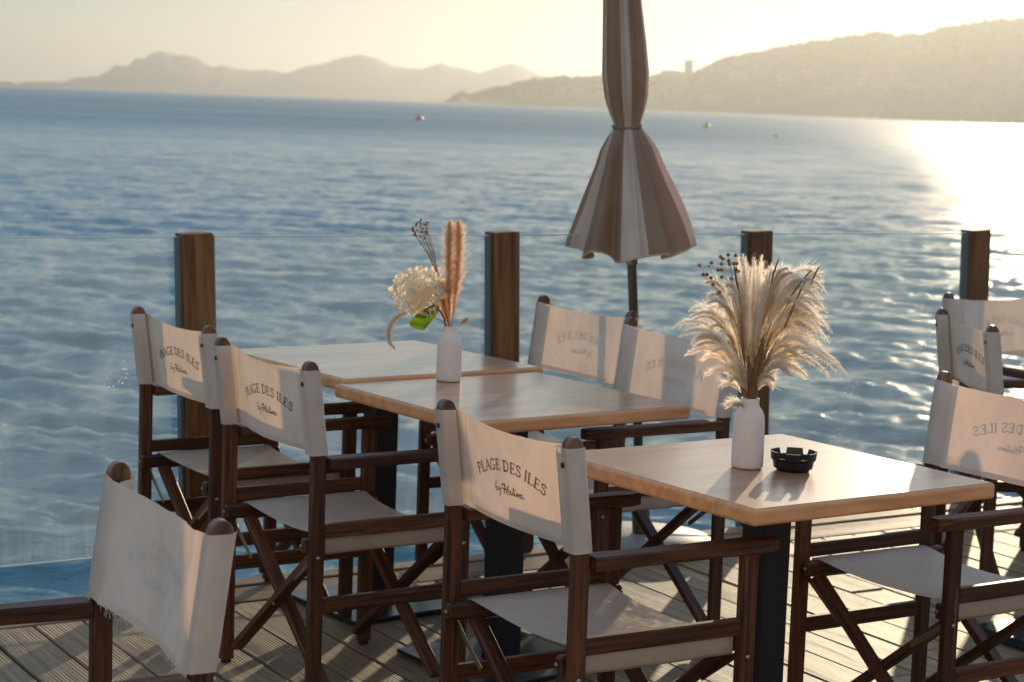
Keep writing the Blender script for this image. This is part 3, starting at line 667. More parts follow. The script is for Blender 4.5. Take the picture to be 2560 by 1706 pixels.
def make_chair():
    r = empty('director_chair', (0, 0, 0))
    for s in (1, -1):
        rounded_post('rear_leg', -.20, s * YP, .895, r)
        bar('front_leg', (.225, s * YP, .012), (.225, s * YP, .622), .022, .040, teak, r, .003, up=(1, 0, 0))
        for x in (-.20, .225):
            q = bmobj('foot', box_bm(.026, .016, .014, .002), rubber, r); q.location = (x, s * YP, .007)
        # armrest: slightly waisted plank with rounded front
        n = 14; v, f = [], []
        for i in range(n + 1):
            t = i / n; x = -.178 + .47 * t
            w = .023 + .0035 * math.cos(2 * math.pi * t) - (0 if t < .93 else (t - .93) * .16); off = s * (.004 * math.sin(math.pi * t))
            zt = .652; zb = .623
            for (yy, z) in ((-w, zb + .003), (-w, zt - .004), (-w + .004, zt), (w - .004, zt), (w, zt - .004), (w, zb + .003), (w - .003, zb), (-w + .003, zb)):
                v.append((x, yy + s * YP + off, z))
        for i in range(n):
            for k in range(8): a = i * 8 + k; b = i * 8 + (k + 1) % 8; f.append((a, a + 8, b + 8, b))
        f.append(tuple(range(8))); f.append(tuple(range(n * 8, n * 8 + 8))[::-1])
        am = mesh('armrest', v, f, teak, r); am.data.polygons.foreach_set('use_smooth', [False] * len(am.data.polygons))
        bar('side_brace', (-.181, s * YP, .466), (.205, s * YP, .466), .018, .036, teak, r)
        bar('stretcher', (-.181, s * YP, .276), (.205, s * YP, .276), .018, .038, teak, r)
        bar('seat_rail', (-.225, s * .226, .425), (.235, s * .226, .425), .024, .038, teak, r, .005)
        for x in (-.2, .225):
            e = lathe('bolt', [(0, 0), (.006, 0), (.006, .003), (.003, .005), (0, .005)], 10, steel, r)
            e.matrix_local = Matrix.Translation((x, s * (YP + .011), .40)) @ Matrix.Rotation(R(-90 * s), 4, 'X')
        for x in (-.226, .236):
            e = lathe('bolt', [(0, 0), (.006, 0), (.006, .003), (.003, .005), (0, .005)], 10, brass, r)
            e.matrix_local = Matrix.Translation((x, s * .226, .425)) @ Matrix.Rotation(R(90 if x > 0 else -90), 4, 'Y')
    # crossing legs front and rear
    for x, dx in ((-.165, .0125), (.185, -.0125)):
        for s in (1, -1):
            xx = x + dx * s
            bar('cross_leg', (xx, s * .222, .405), (xx, -s * .238, .045), .020, .036, teak, r, .003, up=(1, 0, 0)).rotation_mode = 'XYZ'
        for s in (1, -1):
            # brass link from the upright to the crossing leg
            q = bar('brass_link', (x - .028 if x < 0 else x + .028, s * .243, .40), (x - .028 if x < 0 else x + .028, s * .125, .318), .003, .014, brass, r, .001, up=(0, .6, 1))
        e = lathe('pivot_bolt', [(0, 0), (.006, 0), (.005, .004), (0, .005)], 10, steel, r)
        e.matrix_local = Matrix.Translation((x + (.024 if x > 0 else -.024), -.007, .225)) @ Matrix.Rotation(R(90 if x > 0 else -90), 4, 'Y')
    # seat sling: over both rails, sagging between them, wrapped under
    path = [(.222, .401), (.240, .402), (.2425, .41), (.2425, .442), (.239, .4475), (.226, .449)]
    half = [(y, z) for y, z in path]
    inner_ = [(y, .449 - .016 * (1 - (y / .226) ** 2)) for y in np.linspace(.20, -.20, 13)]; sagk = VAR[0] / .015
    pth = half + inner_ + [(-y, z) for y, z in half[::-1]]
    v, f = [], []; nx = 14
    for i in range(nx + 1):
        t = i / nx; x = -.168 + .372 * t
        for k, (y, z) in enumerate(pth):
            sag = .004 * math.sin(math.pi * t) * max(0, 1 - (y / .22) ** 2)
            edge = .006 * (abs(y) < .2) * (1 - (abs(2 * t - 1)) ** .5)
            v.append((x + (.012 * (1 - (y / .23) ** 2) if abs(y) < .23 else 0) * (-1 if t > .5 else 1) * abs(2 * t - 1) ** 3, y, z - sag + .0025 * noise.noise(Vector((x * 9, y * 9, VAR[2]))) - (sagk - 1) * .006 * max(0, 1 - (y / .2) ** 2)))
    m_ = len(pth)
    for i in range(nx):
        for k in range(m_ - 1): a = i * m_ + k; f.append((a, a + 1, a + m_ + 1, a + m_))
    mesh('seat', v, f, seat_canvas, r, True)
    # backrest: one cloth sleeve round both uprights
    side = [(-.2155, .196), (-.190, .212), (-.1785, .226), (-.1775, .24), (-.1775, .2655), (-.181, .2685), (-.2, .2695), (-.219, .2685), (-.2225, .2655), (-.2232, .245), (-.2235, .225), (-.2235, .21)]
    side = [(-.4 - a_, b_) for a_, b_ in side]
    side_l = [(-.186, .236), (-.2, .2385), (-.212, .2395)] + side[3:-2] + [(-.1765, .232), (-.1767, .218)]
    ys = np.linspace(.205, -.205, 45)
    v, f = [], []; nz = 20; cols = len(side) * 2 + len(ys)
    for j in range(nz + 1):
        t = j / nz
        for k in range(cols):
            if k < len(side): x, y = side_l[k]
            elif k < len(side) + len(ys): y = float(ys[k - len(side)]); x = None
            else: x, y = side[::-1][k - len(side) - len(ys)]; y = -y
            mid = max(0, 1 - (y / .24) ** 2)
            z = (.659 - .004 * mid) * (1 - t) + (.873 - .013 * mid) * t
            if x is None: x = back_x(y, z)
            if t > .8: x -= .003 * (t - .8) * 5 * mid
            if x is not None and (k < len(side) or k >= len(side) + len(ys)): x -= REC * max(0, z - ZB)
            z += .0012 * noise.noise(Vector((y * 30, t * 2, 1)))
            v.append((x, y, z))
    for j in range(nz):
        for k in range(cols - 1): a = j * cols + k; f.append((a, a + 1, a + cols + 1, a + cols))
    bk = mesh('backrest', v, f, canvas, r, True)
    # hem fold strips, top and bottom of the panel
    for z0, z1, nm in ((.6575, .671, 'hem'),):
        v, f = [], []
        for y in np.linspace(.2, -.2, 21):
            mid = max(0, 1 - (y / .24) ** 2)
            for z in (z0, z1): v.append((back_x(y, z) + .0016, float(y), z - .004 * mid))
        for k in range(20): a = 2 * k; f.append((a, a + 1, a + 3, a + 2))
        mesh(nm, v, f, canvas, bk, True)
    for ys_, z0, z1 in ((-.2065, .662, .868), (-.2085, .662, .868), (.2105, .662, .868)):
        v, f = [], []
        for k in range(21):
            z = z0 + (z1 - z0) * k / 20
            for d in (-.0006, .0006): v.append((back_x(ys_ + d, z) - .0012, ys_ + d, z))
        for k in range(20): a = 2 * k; f.append((a, a + 1, a + 3, a + 2))
        mesh('seam', v, f, thread_m, bk)
    for s in (1, -1):
        e = lathe('screw', [(0, 0), (.006, 0), (.006, .0015), (.003, .0025), (0, .0025)], 10, black_metal, r)
        e.matrix_local = Matrix.Translation((-.2242 - REC * (.838 - ZB), s * .2515, .838)) @ Matrix.Rotation(R(-90), 4, 'Y')
    tq, sq = text_quads(); lettering(r, 'arched_lettering', tq); lettering(r, 'script_lettering', sq)
    return r
protos = []
for VAR[:] in ([.015, .0022, 5.0], [.021, .0034, 11.3], [.010, .0030, 23.7]): protos.append(make_chair())
VAR[:] = [.015, .0022, 5.0]
CH = [  # midpoint between rear posts, heading, label
 (-.0075, 4.078, 31.4, 'printed canvas chair pulled up to the left side of the table with the ashtray'),
 (-.633, 5.051, 33.2, 'white canvas folding chair with printed back standing at the table with the hydrangea vase'),
 (-.987, 5.732, 33.2, 'farthest left of the printed canvas chairs, standing beside the left rail post'),
 (-.556, 3.206, 208.7, 'canvas chair in the near left corner turned away to the left, frayed lower back edge'),
 (.243, 6.551, 212.8, 'canvas chair on the far side of the left tables, directly left of the umbrella pole'),
 (.507, 5.94, 213, 'canvas chair whose back shows partly behind the feathery grass bouquet'),
 (1.258, 4.878, 213, 'canvas chair right of the ashtray table, near armrest cut by the frame'),
 (1.498, 6.554, 6, 'canvas chair seen edge on at the far right, facing right, with a blurred printed back'),
 (1.843, 7.58, -57, 'farthest canvas chair, its back in front of the rightmost rail post'),
]
chairs = []
for i, (mx_, my_, hd, lab) in enumerate(CH):
    c = protos[i] if i < 3 else clone(protos[(i * 2 + 1) % 3])
    c.location = (mx_ + .230 * math.cos(R(hd)), my_ + .230 * math.sin(R(hd)), 0); c.rotation_euler = (0, 0, R(hd))
    props(c, label=lab, cat='chair', group='teak and canvas folding chairs on the deck'); chairs.append(c)
# frayed threads hanging from the near left chair's back
L = []
for i in range(26):
    y = random.uniform(-.2, .2); x = back_x(y, .66); p = [Vector((x, y, .657))]
    for k in range(4): p.append(p[-1] + Vector((random.uniform(-.003, .003), random.uniform(-.004, .004), -random.uniform(.001, .006))))
    L.append((p, .0005))
th = tubes('frayed_threads', L, canvas, chairs[3], 4); th['kind'] = 'stuff'

# ------------------------------------------------------------------ tables
def make_table():
    r = empty('cafe_table', (0, 0, 0))
    t = bmobj('tabletop', box_bm(.70, .70, .0355, .008, 3), top_edge, r); t.location = (0, 0, .75 - .0355 / 2)
    p = bmobj('veneer', box_bm(.684, .684, .001), top_mat, t); p.location = (0, 0, .0355 / 2 + .0004)
    c = bmobj('column', box_bm(.080, .080, .70, .004), black_metal, r); c.location = (0, 0, .362)
    b = bmobj('base_plate', box_bm(.42, .42, .012, .003), black_metal, r); b.location = (0, 0, .006 + .004)
    for x in (-.17, .17):
        for y in (-.17, .17):
            g = lathe('glide', [(.014, 0), (.014, .005)], 10, rubber, r); g.location = (x, y, 0)
    for a in (0, 1):
        q = bmobj('support_arm', box_bm(.46, .04, .012, .002), black_metal, r); q.location = (0, 0, .7075 - a * .0005 if a == 0 else .6955); q.rotation_euler = (0, 0, R(90 * a + 45))
    return r
table = make_table()
TB = [(.588, 4.40, 34.5, 0, 'square wooden cafe table in the foreground with ribbed vase and ashtray'),
      (.0, 5.376, 35.6, 0, 'middle wooden cafe table carrying the hydrangea vase'),
      (-.390, 5.985, 36.6, .008, 'empty wooden cafe table against the rail, joined to the middle one')]
for i, (x, y, a, dz, lab) in enumerate(TB):
    t = table if i == 0 else clone(table)
    t.location = (x, y, 0); t.rotation_euler = (0, 0, R(a))
    if dz:
        t.scale = (1, 1, 1.011)
    props(t, label=lab, cat='table', group='wooden pedestal tables in a row')

# ------------------------------------------------------------------ closed parasol
def make_parasol():
    bx, by = .485, 6.90
    r = empty('closed_parasol', (bx, by, 0), label='closed brown and cream striped parasol leaning slightly on a round pale base', cat='parasol')
    # lean so that the pole runs up and to the left
    tilt = Matrix.Rotation(R(-4.5), 4, 'Y')
    b = lathe('base_plate', [(0, .0), (.25, .0), (.255, .006), (.255, .03), (.24, .042), (.06, .052), (0, .052)], 48, base_pale, r)
    g = empty('tmp'); bpy.data.objects.remove(g)
    s = lathe('pole_socket', [(.032, .05), (.032, .30), (.03, .31), (.0, .31)], 20, pole_metal, r); s.matrix_local = tilt
    p = tubes('pole', [([(0, 0, .05), (0, 0, 2.45)], .0165)], pole_metal, r, 16); p.matrix_local = tilt
    q = lathe('pole_joint', [(.0165, 1.0), (.021, 1.005), (.021, 1.08), (.0165, 1.085)], 20, steel, r); q.matrix_local = tilt
    # canopy gathered by a strap: 8 gores, alternating cloth
    Zs = [1.055, 1.062, 1.09, 1.14, 1.20, 1.27, 1.34, 1.40, 1.44, 1.465, 1.48, 1.50, 1.53, 1.58, 1.66, 1.76, 1.88, 2.0, 2.12, 2.25, 2.36, 2.42]
    Rs = [.186, .186, .179, .163, .142, .120, .097, .079, .062, .050, .043, .046, .054, .063, .069, .066, .060, .055, .050, .043, .034, .022]
    Am = [.46, .46, .46, .46, .46, .44, .42, .40, .32, .20, .10, .15, .22, .28, .30, .28, .26, .26, .25, .2, .1, .03]
    NG, per = 8, 26
    gore_w = [random.uniform(1.1, 1.4) if g % 2 == 0 else random.uniform(.6, .85) for g in range(NG)]; tot = sum(gore_w); st = [sum(gore_w[:i]) / tot * 2 * math.pi + .25 for i in range(NG + 1)]
    amp = [random.uniform(.7, 1.25) for _ in range(NG)]
    def rad(a, k, z):
        low = max(0, min(1, (1.48 - z) / .4))
        fold = Am[k] * (.40 * math.cos(6 * a + 1.3 + .8 * z) + .30 * math.cos(9 * a + 4.1 - 1.5 * z) + (.22 * math.cos(15 * a + .4 + 2 * z) + .12 * math.cos(23 * a + z * 3)) * (.35 + .65 * (1 - low)) + .22 * math.cos(3 * a + 5.0) + .16 * math.cos(7 * a + 2.2 + 4 * z))
        fold += .05 * noise.noise(Vector((math.cos(a) * 4, math.sin(a) * 4, z * 7))) * (abs(z - 1.48) > .02)
        return Rs[k] * (1 + 1.0 * fold)
    for g_ in range(NG):
        v, f = [], []
        for k, z in enumerate(Zs):
            for j in range(per + 1):
                u = j / per; a = st[g_] + (st[g_ + 1] - st[g_]) * u
                rr = rad(a, k, z)
                zz = z
                if z < 1.2: zz = z + (.012 * math.cos(6 * a + 1.3) + .014 * math.sin(a - .3) + .008 * math.cos(9 * a + 2)) * (1.2 - z) / .145
                tw = .06 * math.cos(9 * a + 2.3) * (1 if z < 1.44 else .5)
                v.append((rr * math.cos(a + tw), rr * math.sin(a + tw), zz))
        w_ = per + 1
        for k in range(len(Zs) - 1):
            for j in range(per): q_ = k * w_ + j; f.append((q_, q_ + 1, q_ + w_ + 1, q_ + w_))
        o = mesh('canopy_panel', v, f, umb_cream if g_ % 2 else umb_taupe, r, True); o.matrix_local = tilt
        o['label'] = 'cream canopy panel' if g_ % 2 else 'taupe canopy panel'
        hv = [Vector(v[j]) + Vector((0, 0, -.002)) for j in range(w_)]
        h = tubes('hem', [(hv, .0035)], umb_cream, o, 5)
    sv = []
    for k in range(37):
        a = 2 * math.pi * k / 36; sv.append((.047 * math.cos(a), .047 * math.sin(a), 1.48 + .006 * math.sin(a)))
    o = tubes('strap', [(sv, .006)], umb_taupe, r, 6); o.matrix_local = tilt
    o = lathe('finial', [(.024, 2.42), (.02, 2.45), (.008, 2.50), (0, 2.5)], 14, teak, r); o.matrix_local = tilt
    return r
make_parasol()
# spare base at the right
ub = empty('parasol_base', (1.80, 5.78, 0), R(33), label='dark square steel parasol base on the deck behind the right chair', cat='parasol base')
o = bmobj('base_plate', box_bm(.55, .55, .03), black_gloss, ub); o.location = (0, 0, .016)
o = lathe('pole_socket', [(.03, .03), (.03, .35), (.02, .36), (.019, 2.3), (0, 2.3)], 16, black_metal, ub)

# ------------------------------------------------------------------ vases
def vase(name, x, y, z, lab, rib):
    prof = [(0, .002), (.026, .0015), (.0325, .0005), (.0350, .003), (.0358, .008), (.0358, .03), (.0356, .07), (.0350, .10), (.0343, .112), (.0325, .121), (.0285, .129), (.0240, .135), (.0212, .140), (.0204, .144), (.0204, .1555), (.0196, .157), (.0180, .1565), (.0176, .150), (.0180, .14), (.026, .12), (.030, .10), (.030, .02), (0, .01)]
    n = 192
    def rb(i, k, zz):
        if not rib or i < 3 or i > 13: return 0
        return -.016 * (.5 - .5 * math.cos(2 * math.pi * k / 4)) if .003 < zz < .138 else 0
    o = lathe(name, prof, n, ceramic_white, None, rb); o.location = (x, y, z)
    return props(o, label=lab, cat='vase', group='white bottle vases on the tables')
V1 = Vector((.5347, 4.388, .7512)); V2 = Vector((-.176, 5.60, .7512))
vase('vase', *V1, 'ribbed white ceramic bottle vase beside the ashtray', True)
vase('vase', *V2, 'smooth white ceramic bottle vase on the middle table', False)
def ashtray():
    r = empty('ashtray', (.636, 4.375, .7512), label='round black notched ashtray on the near table', cat='ashtray')
    n = 120; v, f = [], []
    def notch(k):
        ph = ((k / n) * 6 + .30) % 1
        return ph < .30
    rows = []
    prof = [(.036, .0), (.038, .004), (.043, .006), (.0445, .012), (.046, .022), (.049, .024), (.0505, .027)]
    outer_top = (.0525, .043); inner = [(.0485, .043), (.046, .03), (.042, .012), (.0, .010)]
    for rr, z in [(0, .001)] + prof: rows.append([(rr, z)] * n)
    top_o, top_i, ni = [], [], []
    for k in range(n):
        z = .030 if notch(k) else .043
        top_o.append((.0525 if z > .04 else .0508, z)); top_i.append((.0485 if z > .04 else .0468, z))
    rows += [top_o, top_i]
    for rr, z in inner[1:]: rows.append([(rr, min(z, .03))] * n)
    for row in rows:
        for k in range(n):
            a = 2 * math.pi * k / n; v.append((row[k][0] * math.cos(a), row[k][0] * math.sin(a), row[k][1]))
    for i in range(len(rows) - 1):
        for k in range(n): k2 = (k + 1) % n; f.append((i * n + k, i * n + k2, (i + 1) * n + k2, (i + 1) * n + k))
    mesh('bowl', v, f, ash_black, r)
ashtray()

# ------------------------------------------------------------------ dried flowers
def off(dx, up, depth=0.0):
    """offset across and up as seen from the terrace side, leaning with the stems"""
    return Vector((dx - .0361 * up, depth + .1185 * up * 0, up + .0358 * dx))
def bez(p0, p1, p2, t): return p0 * (1 - t) ** 2 + p1 * 2 * t * (1 - t) + p2 * t * t
def plume_mesh(name, pts, t0, n_hair, hl, hw, mat, spread=.5, stem_r=.0007, taper=True, base_fac=.35, droop=0.0, stem_mat=None, top=.55):
    """a stem with fine hairs swept towards the tip from t0 on"""
    N_ = len(pts) - 1; V, F, FM = [], [], []
    v, f = tube(pts, [stem_r * (1 - .7 * i / N_) for i in range(N_ + 1)], 5); V += v; F += f; FM += [1] * len(f)
    for i in range(n_hair):
        t = t0 + (1 - t0) * random.random() ** .9 * .995; x = t * N_; k = min(int(x), N_ - 1); fr = x - k
        p = pts[k].lerp(pts[k + 1], fr); tan = (pts[k + 1] - pts[k]).normalized()
        a = tan.orthogonal().normalized(); b = tan.cross(a); g = random.uniform(0, 2 * math.pi); sd_ = a * math.cos(g) + b * math.sin(g)
        s = (t - t0) / (1 - t0); env = (min(1, base_fac + s * 3) * (1 if s < top else max(.12, 1 - (s - top) * .86 / (1 - top)))) if taper else 1
        L_ = hl * env * random.uniform(.45, 1.25) * (.55 + 1.1 * abs(noise.noise(Vector((t * 26, math.cos(g) * 1.3, math.sin(g) * 1.3 + N_)))) * 1.6)
        d1 = (tan * 1.0 + sd_ * spread * random.uniform(.6, 1.5)).normalized()
        d2 = (tan * .9 + sd_ * spread * random.uniform(.9, 2.2) + Vector((0, 0, -droop))).normalized()
        m1 = p + d1 * L_ * .5; e = m1 + d2 * L_ * .5
        w = d1.cross(Vector((random.gauss(0, 1), random.gauss(0, 1), random.gauss(0, 1)))).normalized() * hw
        bb = len(V); V += [tuple(p - w * .7), tuple(p + w * .7), tuple(m1 + w), tuple(m1 - w), tuple(e)]
        F += [(bb, bb + 1, bb + 2, bb + 3), (bb + 3, bb + 2, bb + 4)]; FM += [0, 0]
    return mesh(name, V, F, mat, None, False, [mat, stem_mat or stem_m], FM)
def grass_bouquet():
    M0 = V1 + Vector((0, 0, .152)); u = .000378
    r = empty('pampas_bouquet', tuple(V1 + Vector((0, 0, .02))), label='big spray of feathery pale dried grass glowing in the ribbed vase', cat='dried grass')
    tips = [(-443, 414), (-362, 500), (-362, 362), (-338, 312), (-288, 225), (-270, 675), (-278, 585), (-120, 10 - 50), (-123, 130), (-133, 262), (-62, 822), (-28, 845), (17, 852), (52, 855), (77, 790), (127, 770), (177, 785), (217, 760), (267, 745), (307, 720), (462, 687), (447, 590), (457, 530), (497, 417), (517, 325), (522, 192), (347, 127), (357, 220), (117, 142), (400, 500), (420, 640), (300, 640), (240, 680), (-200, 560), (-160, 640), (-90, 760), (420, 380), (330, 560), (150, 700), (60, 700), (-20, 740), (-110, 650), (380, 300), (240, 200), (200, 600), (280, 480), (470, 460), (340, 690), (100, 800), (-60, 800)]
    extra = [(int(a_ * random.uniform(.72, 1.05)) + random.randint(-45, 45), int(b_ * random.uniform(.72, 1.03)) + random.randint(-40, 40)) for a_, b_ in random.sample(tips, 48)] + [(int(a_ * random.uniform(.8, 1.08)) + random.randint(-50, 50), int(b_ * random.uniform(.8, 1.04)) + random.randint(-40, 40)) for a_, b_ in random.sample(tips, 36)]
    for (dx, up) in tips + extra:
        dx = dx * (.92 if dx > 250 else 1) + random.uniform(-6, 6); up += random.uniform(-6, 6)
        depth = random.uniform(-.07, .07); w = random.uniform(-14, 14)
        p0 = M0 + off(w * u, -90 * u, random.uniform(-.008, .008)); p2 = M0 + off(dx * u, up * u, depth)
        cy = max(up * .62, up + (.45 if dx < 0 else .78) * abs(dx) * (1 if up < 700 else .2)) if abs(dx) > 110 else up * .6
        p1 = M0 + off(dx * u * .36, cy * u, depth * .3)
        pts = [bez(p0, p1, p2, k / 16) for k in range(17)]
        Ltot = sum((pts[i + 1] - pts[i]).length for i in range(16))
        t0 = max(.36, 1 - .185 / Ltot)
        o = plume_mesh('grass_plume', pts, t0, 900, .026, .00036, plume_m, .38, .0006, droop=.05); o.parent = r; o.matrix_parent_inverse = Matrix.Identity(4)
        o.location = -r.location
    for k in range(46):       # bare stalks in the neck
        w = random.uniform(-36, 36); p0 = M0 + off(random.uniform(-12, 12) * u, -120 * u, random.uniform(-.006, .006)); p2 = M0 + off(w * 4 * u, random.uniform(260, 430) * u, random.uniform(-.03, .03))
        v = tubes('stalk', [([p0, p0.lerp(p2, .35) + Vector((-w * u * .6, 0, 0)), p2], .0008)], stem_m, r, 5); v.location = -r.location
    # yellow green leaf behind
    lp = M0 + off(190 * u, 255 * u, .03); v = []; ff = []
    for i in range(9):
        t = i / 8; wv = .012 * math.sin(math.pi * min(1, t * 1.02)) + .0004; c = lp + Vector((.045 * (t - .3), 0, -.026 * (t - .3) + .012 * math.sin(math.pi * t)))
        v += [tuple(c + Vector((.2 * wv, .003, wv))), tuple(c - Vector((.2 * wv, 0, wv)))]
    for i in range(8): ff.append((2 * i, 2 * i + 1, 2 * i + 3, 2 * i + 2))
    o = mesh('leaf', v, ff, leaf_y, r, True); o.location = -r.location; o['label'] = 'yellow green leaf'
    # bud sprig
    s = empty('bud_sprig', tuple(V1 + Vector((0, 0, .03))), label='sprig of round brown seed buds left of the feathery grass', cat='dried flower')
    B = [(211, 164), (263, 165), (281, 150), (325, 108), (348, 126), (371, 97), (415, 102), (375, 133), (331, 150), (387, 157), (403, 147), (419, 147), (310, 183), (335, 187), (414, 181), (232, 215), (250, 212), (277, 235), (341, 232), (391, 237), (435, 197), (288, 271), (323, 316), (399, 316), (418, 365), (392, 424), (530, 105)]
    for i, (cx_, cy_) in enumerate(B):
        dx, up = cx_ - 523, 962 - cy_; dp = random.uniform(-.055, -.01); e = M0 + off(dx * u, up * u, dp)
        p0 = M0 + off(random.uniform(-10, 10) * u, -40 * u); m = M0 + off((-70 + (dx + 190) * .12) * u, 420 * u, dp * .6)
        o = tubes('bud_stem', [([p0, M0 + off(-30 * u, 180 * u, dp * .2), m, m.lerp(e, .5) + Vector((random.uniform(-.004, .004), 0, .004)), e], .00045)], stem_m, s, 4); o.location = -s.location
        rr = .0042 if cy_ != 165 else .0025
        q = lathe('bud', [(0, -rr), (rr * .8, -rr * .6), (rr, 0), (rr * .8, rr * .65), (rr * .3, rr * 1.0), (0, rr * .9)], 10, bud_m, o); q.location = tuple(e)
    # brown reeds
    for i, (pa, pb, lab) in enumerate([((700, 520), (822, 228), 'tall brown reed spike leaning right out of the grass'), ((738, 330), (852, 178), 'curved brown reed spike beside the tall one'), ((850, 262), (896, 160), 'short brown reed spike farthest right'), ((618, 265), (660, 115), 'brown reed spike in the middle of the grass top'), ((430, 300), (402, 150), 'thin brown reed spike among the round buds')]):
        a = M0 + off((pa[0] - 523) * u, (962 - pa[1]) * u, -.05); b = M0 + off((pb[0] - 523) * u, (962 - pb[1]) * u, -.055)
        g = empty('reed_spike', tuple(V1 + Vector((0, 0, .04))), label=lab, cat='reed', group='brown reed spikes in the grass bouquet')
        p0 = M0 + off(0, -60 * u); st_ = [p0, M0 + off((pa[0] - 523) * u * .45, (962 - pa[1]) * u * .55, -.02), a]
        o = tubes('reed_stem', [(st_, .0007)], stem_m, g, 5); o.location = -g.location
        mid = a.lerp(b, .5) + off(-6 * u, 5 * u); sp = [bez(a, mid, b, k / 8) for k in range(9)]
        o = tubes('spike', [(sp, [.0012, .002, .0022, .0022, .0022, .0021, .0019, .0016, .0008])], reed_m, g, 7); o.location = -g.location
grass_bouquet()
def hydrangea_bouquet():
    M0 = V2 + Vector((0, 0, .153)); u = .00023
    q = lambda x, y, d=0.0: M0 + off((x - 800) * u, (1345 - y) * u, d)
    def place(o, g): o.parent = g; o.location = -g.location
    # two pampas plumes and the small low one
    for tip, c, lab in (((800, 35), (770, 650), 'left of the two upright tan pampas plumes in the smooth vase'), ((905, 25), (935, 600), 'right of the two upright tan pampas plumes in the smooth vase'), ((690, 900), (740, 1150), 'short pampas plume leaning left behind the white flower')):
        g = empty('pampas_plume', tuple(V2 + Vector((0, 0, .02))), label=lab, cat='dried grass', group='tan pampas plumes in the smooth vase')
        d = random.uniform(-.01, .02); pts = [bez(q(800, 1400, 0), q(*c, d), q(*tip, d), k / 20) for k in range(21)]
        o = plume_mesh('plume', pts,     .10, 4600, .030 if tip[1] < 100 else .026, .00045, plume_brown, .85, .0010, top=.84, base_fac=.15); place(o, g)
    # curved drooping plume
    g = empty('drooping_plume', tuple(V2 + Vector((0, 0, .02))), label='pale bushy grass tail curving down left below the white flower', cat='dried grass')
    u4 = .000394; w = lambda x, y: M0 + off(x * u4, y * u4, .03)
    ctl = [w(0, -10), w(-120, 70), w(-230, 110), (w(-325, 105)), w(-400, 65), w(-440, 5), w(-452, -60), w(-440, -120), w(-398, -172)]
    pts = []
    for i in range(len(ctl) - 1):
        for k in range(3): pts.append(ctl[i].lerp(ctl[i + 1], k / 3))
    pts.append(ctl[-1]); pts = [pts[max(0, i - 1)] * .25 + pts[i] * .5 + pts[min(len(pts) - 1, i + 1)] * .25 for i in range(len(pts))]
    o = plume_mesh('plume', pts, .34, 3800, .017, .0005, plume_m, .9, .0010, base_fac=.8); place(o, g)
    # bunny tail
    g = empty('bunny_tail', tuple(V2 + Vector((0, 0, .03))), label='small fluffy brown grass head right of the vase neck', cat='dried grass')
    pts = [q(800, 1400), q(850, 1345), q(895, 1330), q(930, 1300), q(965, 1270), q(1015, 1235)]
    pp = []
    for i in range(5):
        for k in range(4): pp.append(pts[i].lerp(pts[i + 1], k / 4))
    pp.append(pts[-1]); o = plume_mesh('seed_head', pp, .62, 1400, .010, .0005, plume_brown, .7, .0006, base_fac=.7); place(o, g)
    # hydrangea head
    g = empty('hydrangea', tuple(V2 + Vector((0, 0, .02))), label='cream hydrangea head with one green leaf in the smooth vase', cat='flower')
    C0 = q(430, 890, -.005)
    stem_pts = [q(790, 1400), q(750, 1345, -.006), q(725, 1230, -.012), q(680, 1140, -.014), q(600, 1060, -.01), q(480, 950, -.005)]
    o = tubes('stem', [(stem_pts, .0022)], dark_stem, g, 7); place(o, g)
    core = lathe('flower_core', [(0, -.038), (.025, -.03), (.038, 0), (.03, .025), (0, .034)], 16, petal_m, g); core.location = C0 - g.location
    # florets on a lumpy dome
    proto = None; fl = 0
    def floret(c, nrm, s):
        a = nrm.orthogonal().normalized(); b = nrm.cross(a); rot = random.uniform(0, 6.28); V, F, FM = [], [], []
        for k in range(4):
            g_ = rot + k * math.pi / 2; d = a * math.cos(g_) + b * math.sin(g_); t = nrm.cross(d)
            bb = len(V); cup = random.uniform(-.1, .75)
            for (x, w, z) in ((.08, .05, 0), (.5, .50, .10), (.85, .48, cup * .5), (1.08, .15, cup)):
                V += [c + (d * x + t * w * .9 + nrm * z) * s, c + (d * x - t * w * .9 + nrm * z) * s]
            for i in range(3): F.append((bb + 2 * i, bb + 2 * i + 1, bb + 2 * i + 3, bb + 2 * i + 2)); FM.append(0)
        bb = len(V)
        for k in range(6): V.append(c + (a * math.cos(k) + b * math.sin(k)) * s * .11 + nrm * s * .10)
        F.append(tuple(range(bb, bb + 6))); FM.append(1)
        o_ = mesh('floret', [tuple(x) for x in V], F, petal_m, g, True, [petal_m, petal_eye], FM); o_.location = -g.location
    for i in range(105):
        z = 1 - 2 * (i + .5) / 105; th = i * 2.39996; rr = math.sqrt(1 - z * z); nrm = Vector((rr * math.cos(th), rr * math.sin(th), z))
        rad = (.062 + random.gauss(0, .003)) * (1 + .30 * noise.noise(nrm * 1.7)); c = C0 + Vector((nrm.x * rad * 1.1, nrm.y * rad, nrm.z * rad * .96))
        floret(c, (nrm + Vector((random.gauss(0, .38), random.gauss(0, .38), random.gauss(0, .38)))).normalized(), random.uniform(.012, .0165))
    for i in range(14):      # outlying florets at the right
        c = q(random.uniform(620, 770), random.uniform(790, 930), random.uniform(-.02, .0)); floret(c, Vector((.2, -1, .2)).normalized(), .012)
    # leaf
    base = q(625, 1035, -.02); tip = q(478, 1370, -.03); ax = (tip - base); V, F = [], []
    side = Vector((-.92, -.1, -.38)).normalized()
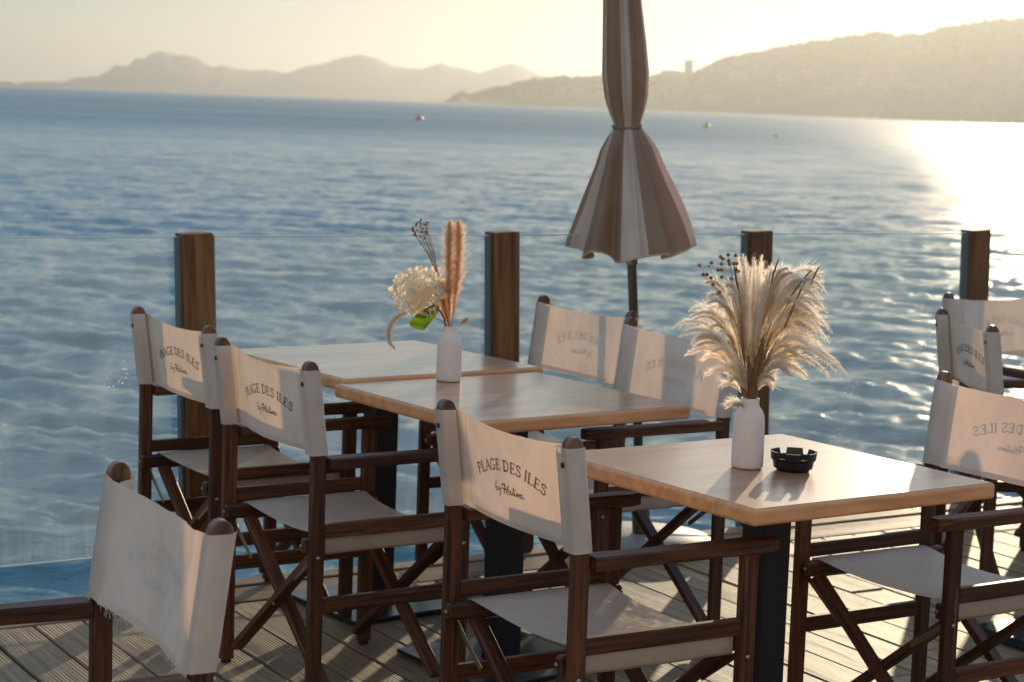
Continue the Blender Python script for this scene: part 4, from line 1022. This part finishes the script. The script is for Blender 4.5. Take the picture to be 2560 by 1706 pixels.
    for i in range(13):
        t = i / 12; wv = .045 * math.sin(math.pi * t ** .8) ** .9 * (1 - .15 * t); c = base + ax * t + Vector((0, -.006 * math.sin(math.pi * t), 0))
        V += [c + side * wv * 1.5 + Vector((0, .010 * math.sin(math.pi * t), 0)), c, c - side * wv * .55 + Vector((0, .012 * math.sin(math.pi * t), 0))]
    for i in range(12):
        for k in (0, 1): F.append((3 * i + k, 3 * i + k + 1, 3 * i + k + 4, 3 * i + k + 3))
    lf = mesh('leaf', [tuple(x) for x in V], F, leaf_m, g, True); lf.location = -g.location
    vn = tubes('leaf_vein', [([V[3 * i + 1] + Vector((0, -.0008, 0)) for i in range(13)], .0007)], dark_stem, lf, 5)
    # bud sprig
    g = empty('bud_sprig', tuple(V2 + Vector((0, 0, .03))), label='upright sprig of small rusty buds above the white flower', cat='dried flower')
    B = [(448, 15), (430, 50), (395, 70), (385, 95), (525, 60), (490, 80), (510, 90), (435, 110), (345, 140), (355, 165), (400, 155), (455, 175), (510, 130), (520, 160), (515, 195), (365, 210), (385, 215), (440, 235), (485, 250), (345, 120), (375, 185), (465, 130), (500, 170), (440, 80)]
    for (x, y) in B:
        e = q(x, y, random.uniform(-.012, .012)); m = q(640 + random.uniform(-12, 22), 690, 0)
        o = tubes('bud_stem', [([q(790, 1360), m, q(560 + (x - 440) * .55, 420), e], .0005)], stem_m, g, 4); place(o, g)
        rr = random.uniform(.0026, .0040)
        b = lathe('bud', [(0, -rr), (rr, -rr * .3), (rr * .9, rr * .6), (rr * .4, rr), (0, rr * .8)], 8, bud_m, o); b.location = tuple(e)
hydrangea_bouquet()

# ------------------------------------------------------------------ air
hz = Mat('haze_air'); hz.t.nodes.remove(hz.b)
pv = hz.n('ShaderNodeVolumePrincipled'); pv.inputs['Color'].default_value = (.41, .425, .42, 1); pv.inputs['Density'].default_value = HAZE_DENSITY
pv.inputs['Anisotropy'].default_value = .64
hz.l(pv.outputs[0], hz.o.inputs['Volume'])
bm = box_bm(19000, 19000, 190); o = bmobj('haze', bm, hz.m); o.location = (0, 0, 190 / 2 - 4.2)
props(o, label='thin golden sea haze filling the whole bay', kind='stuff')
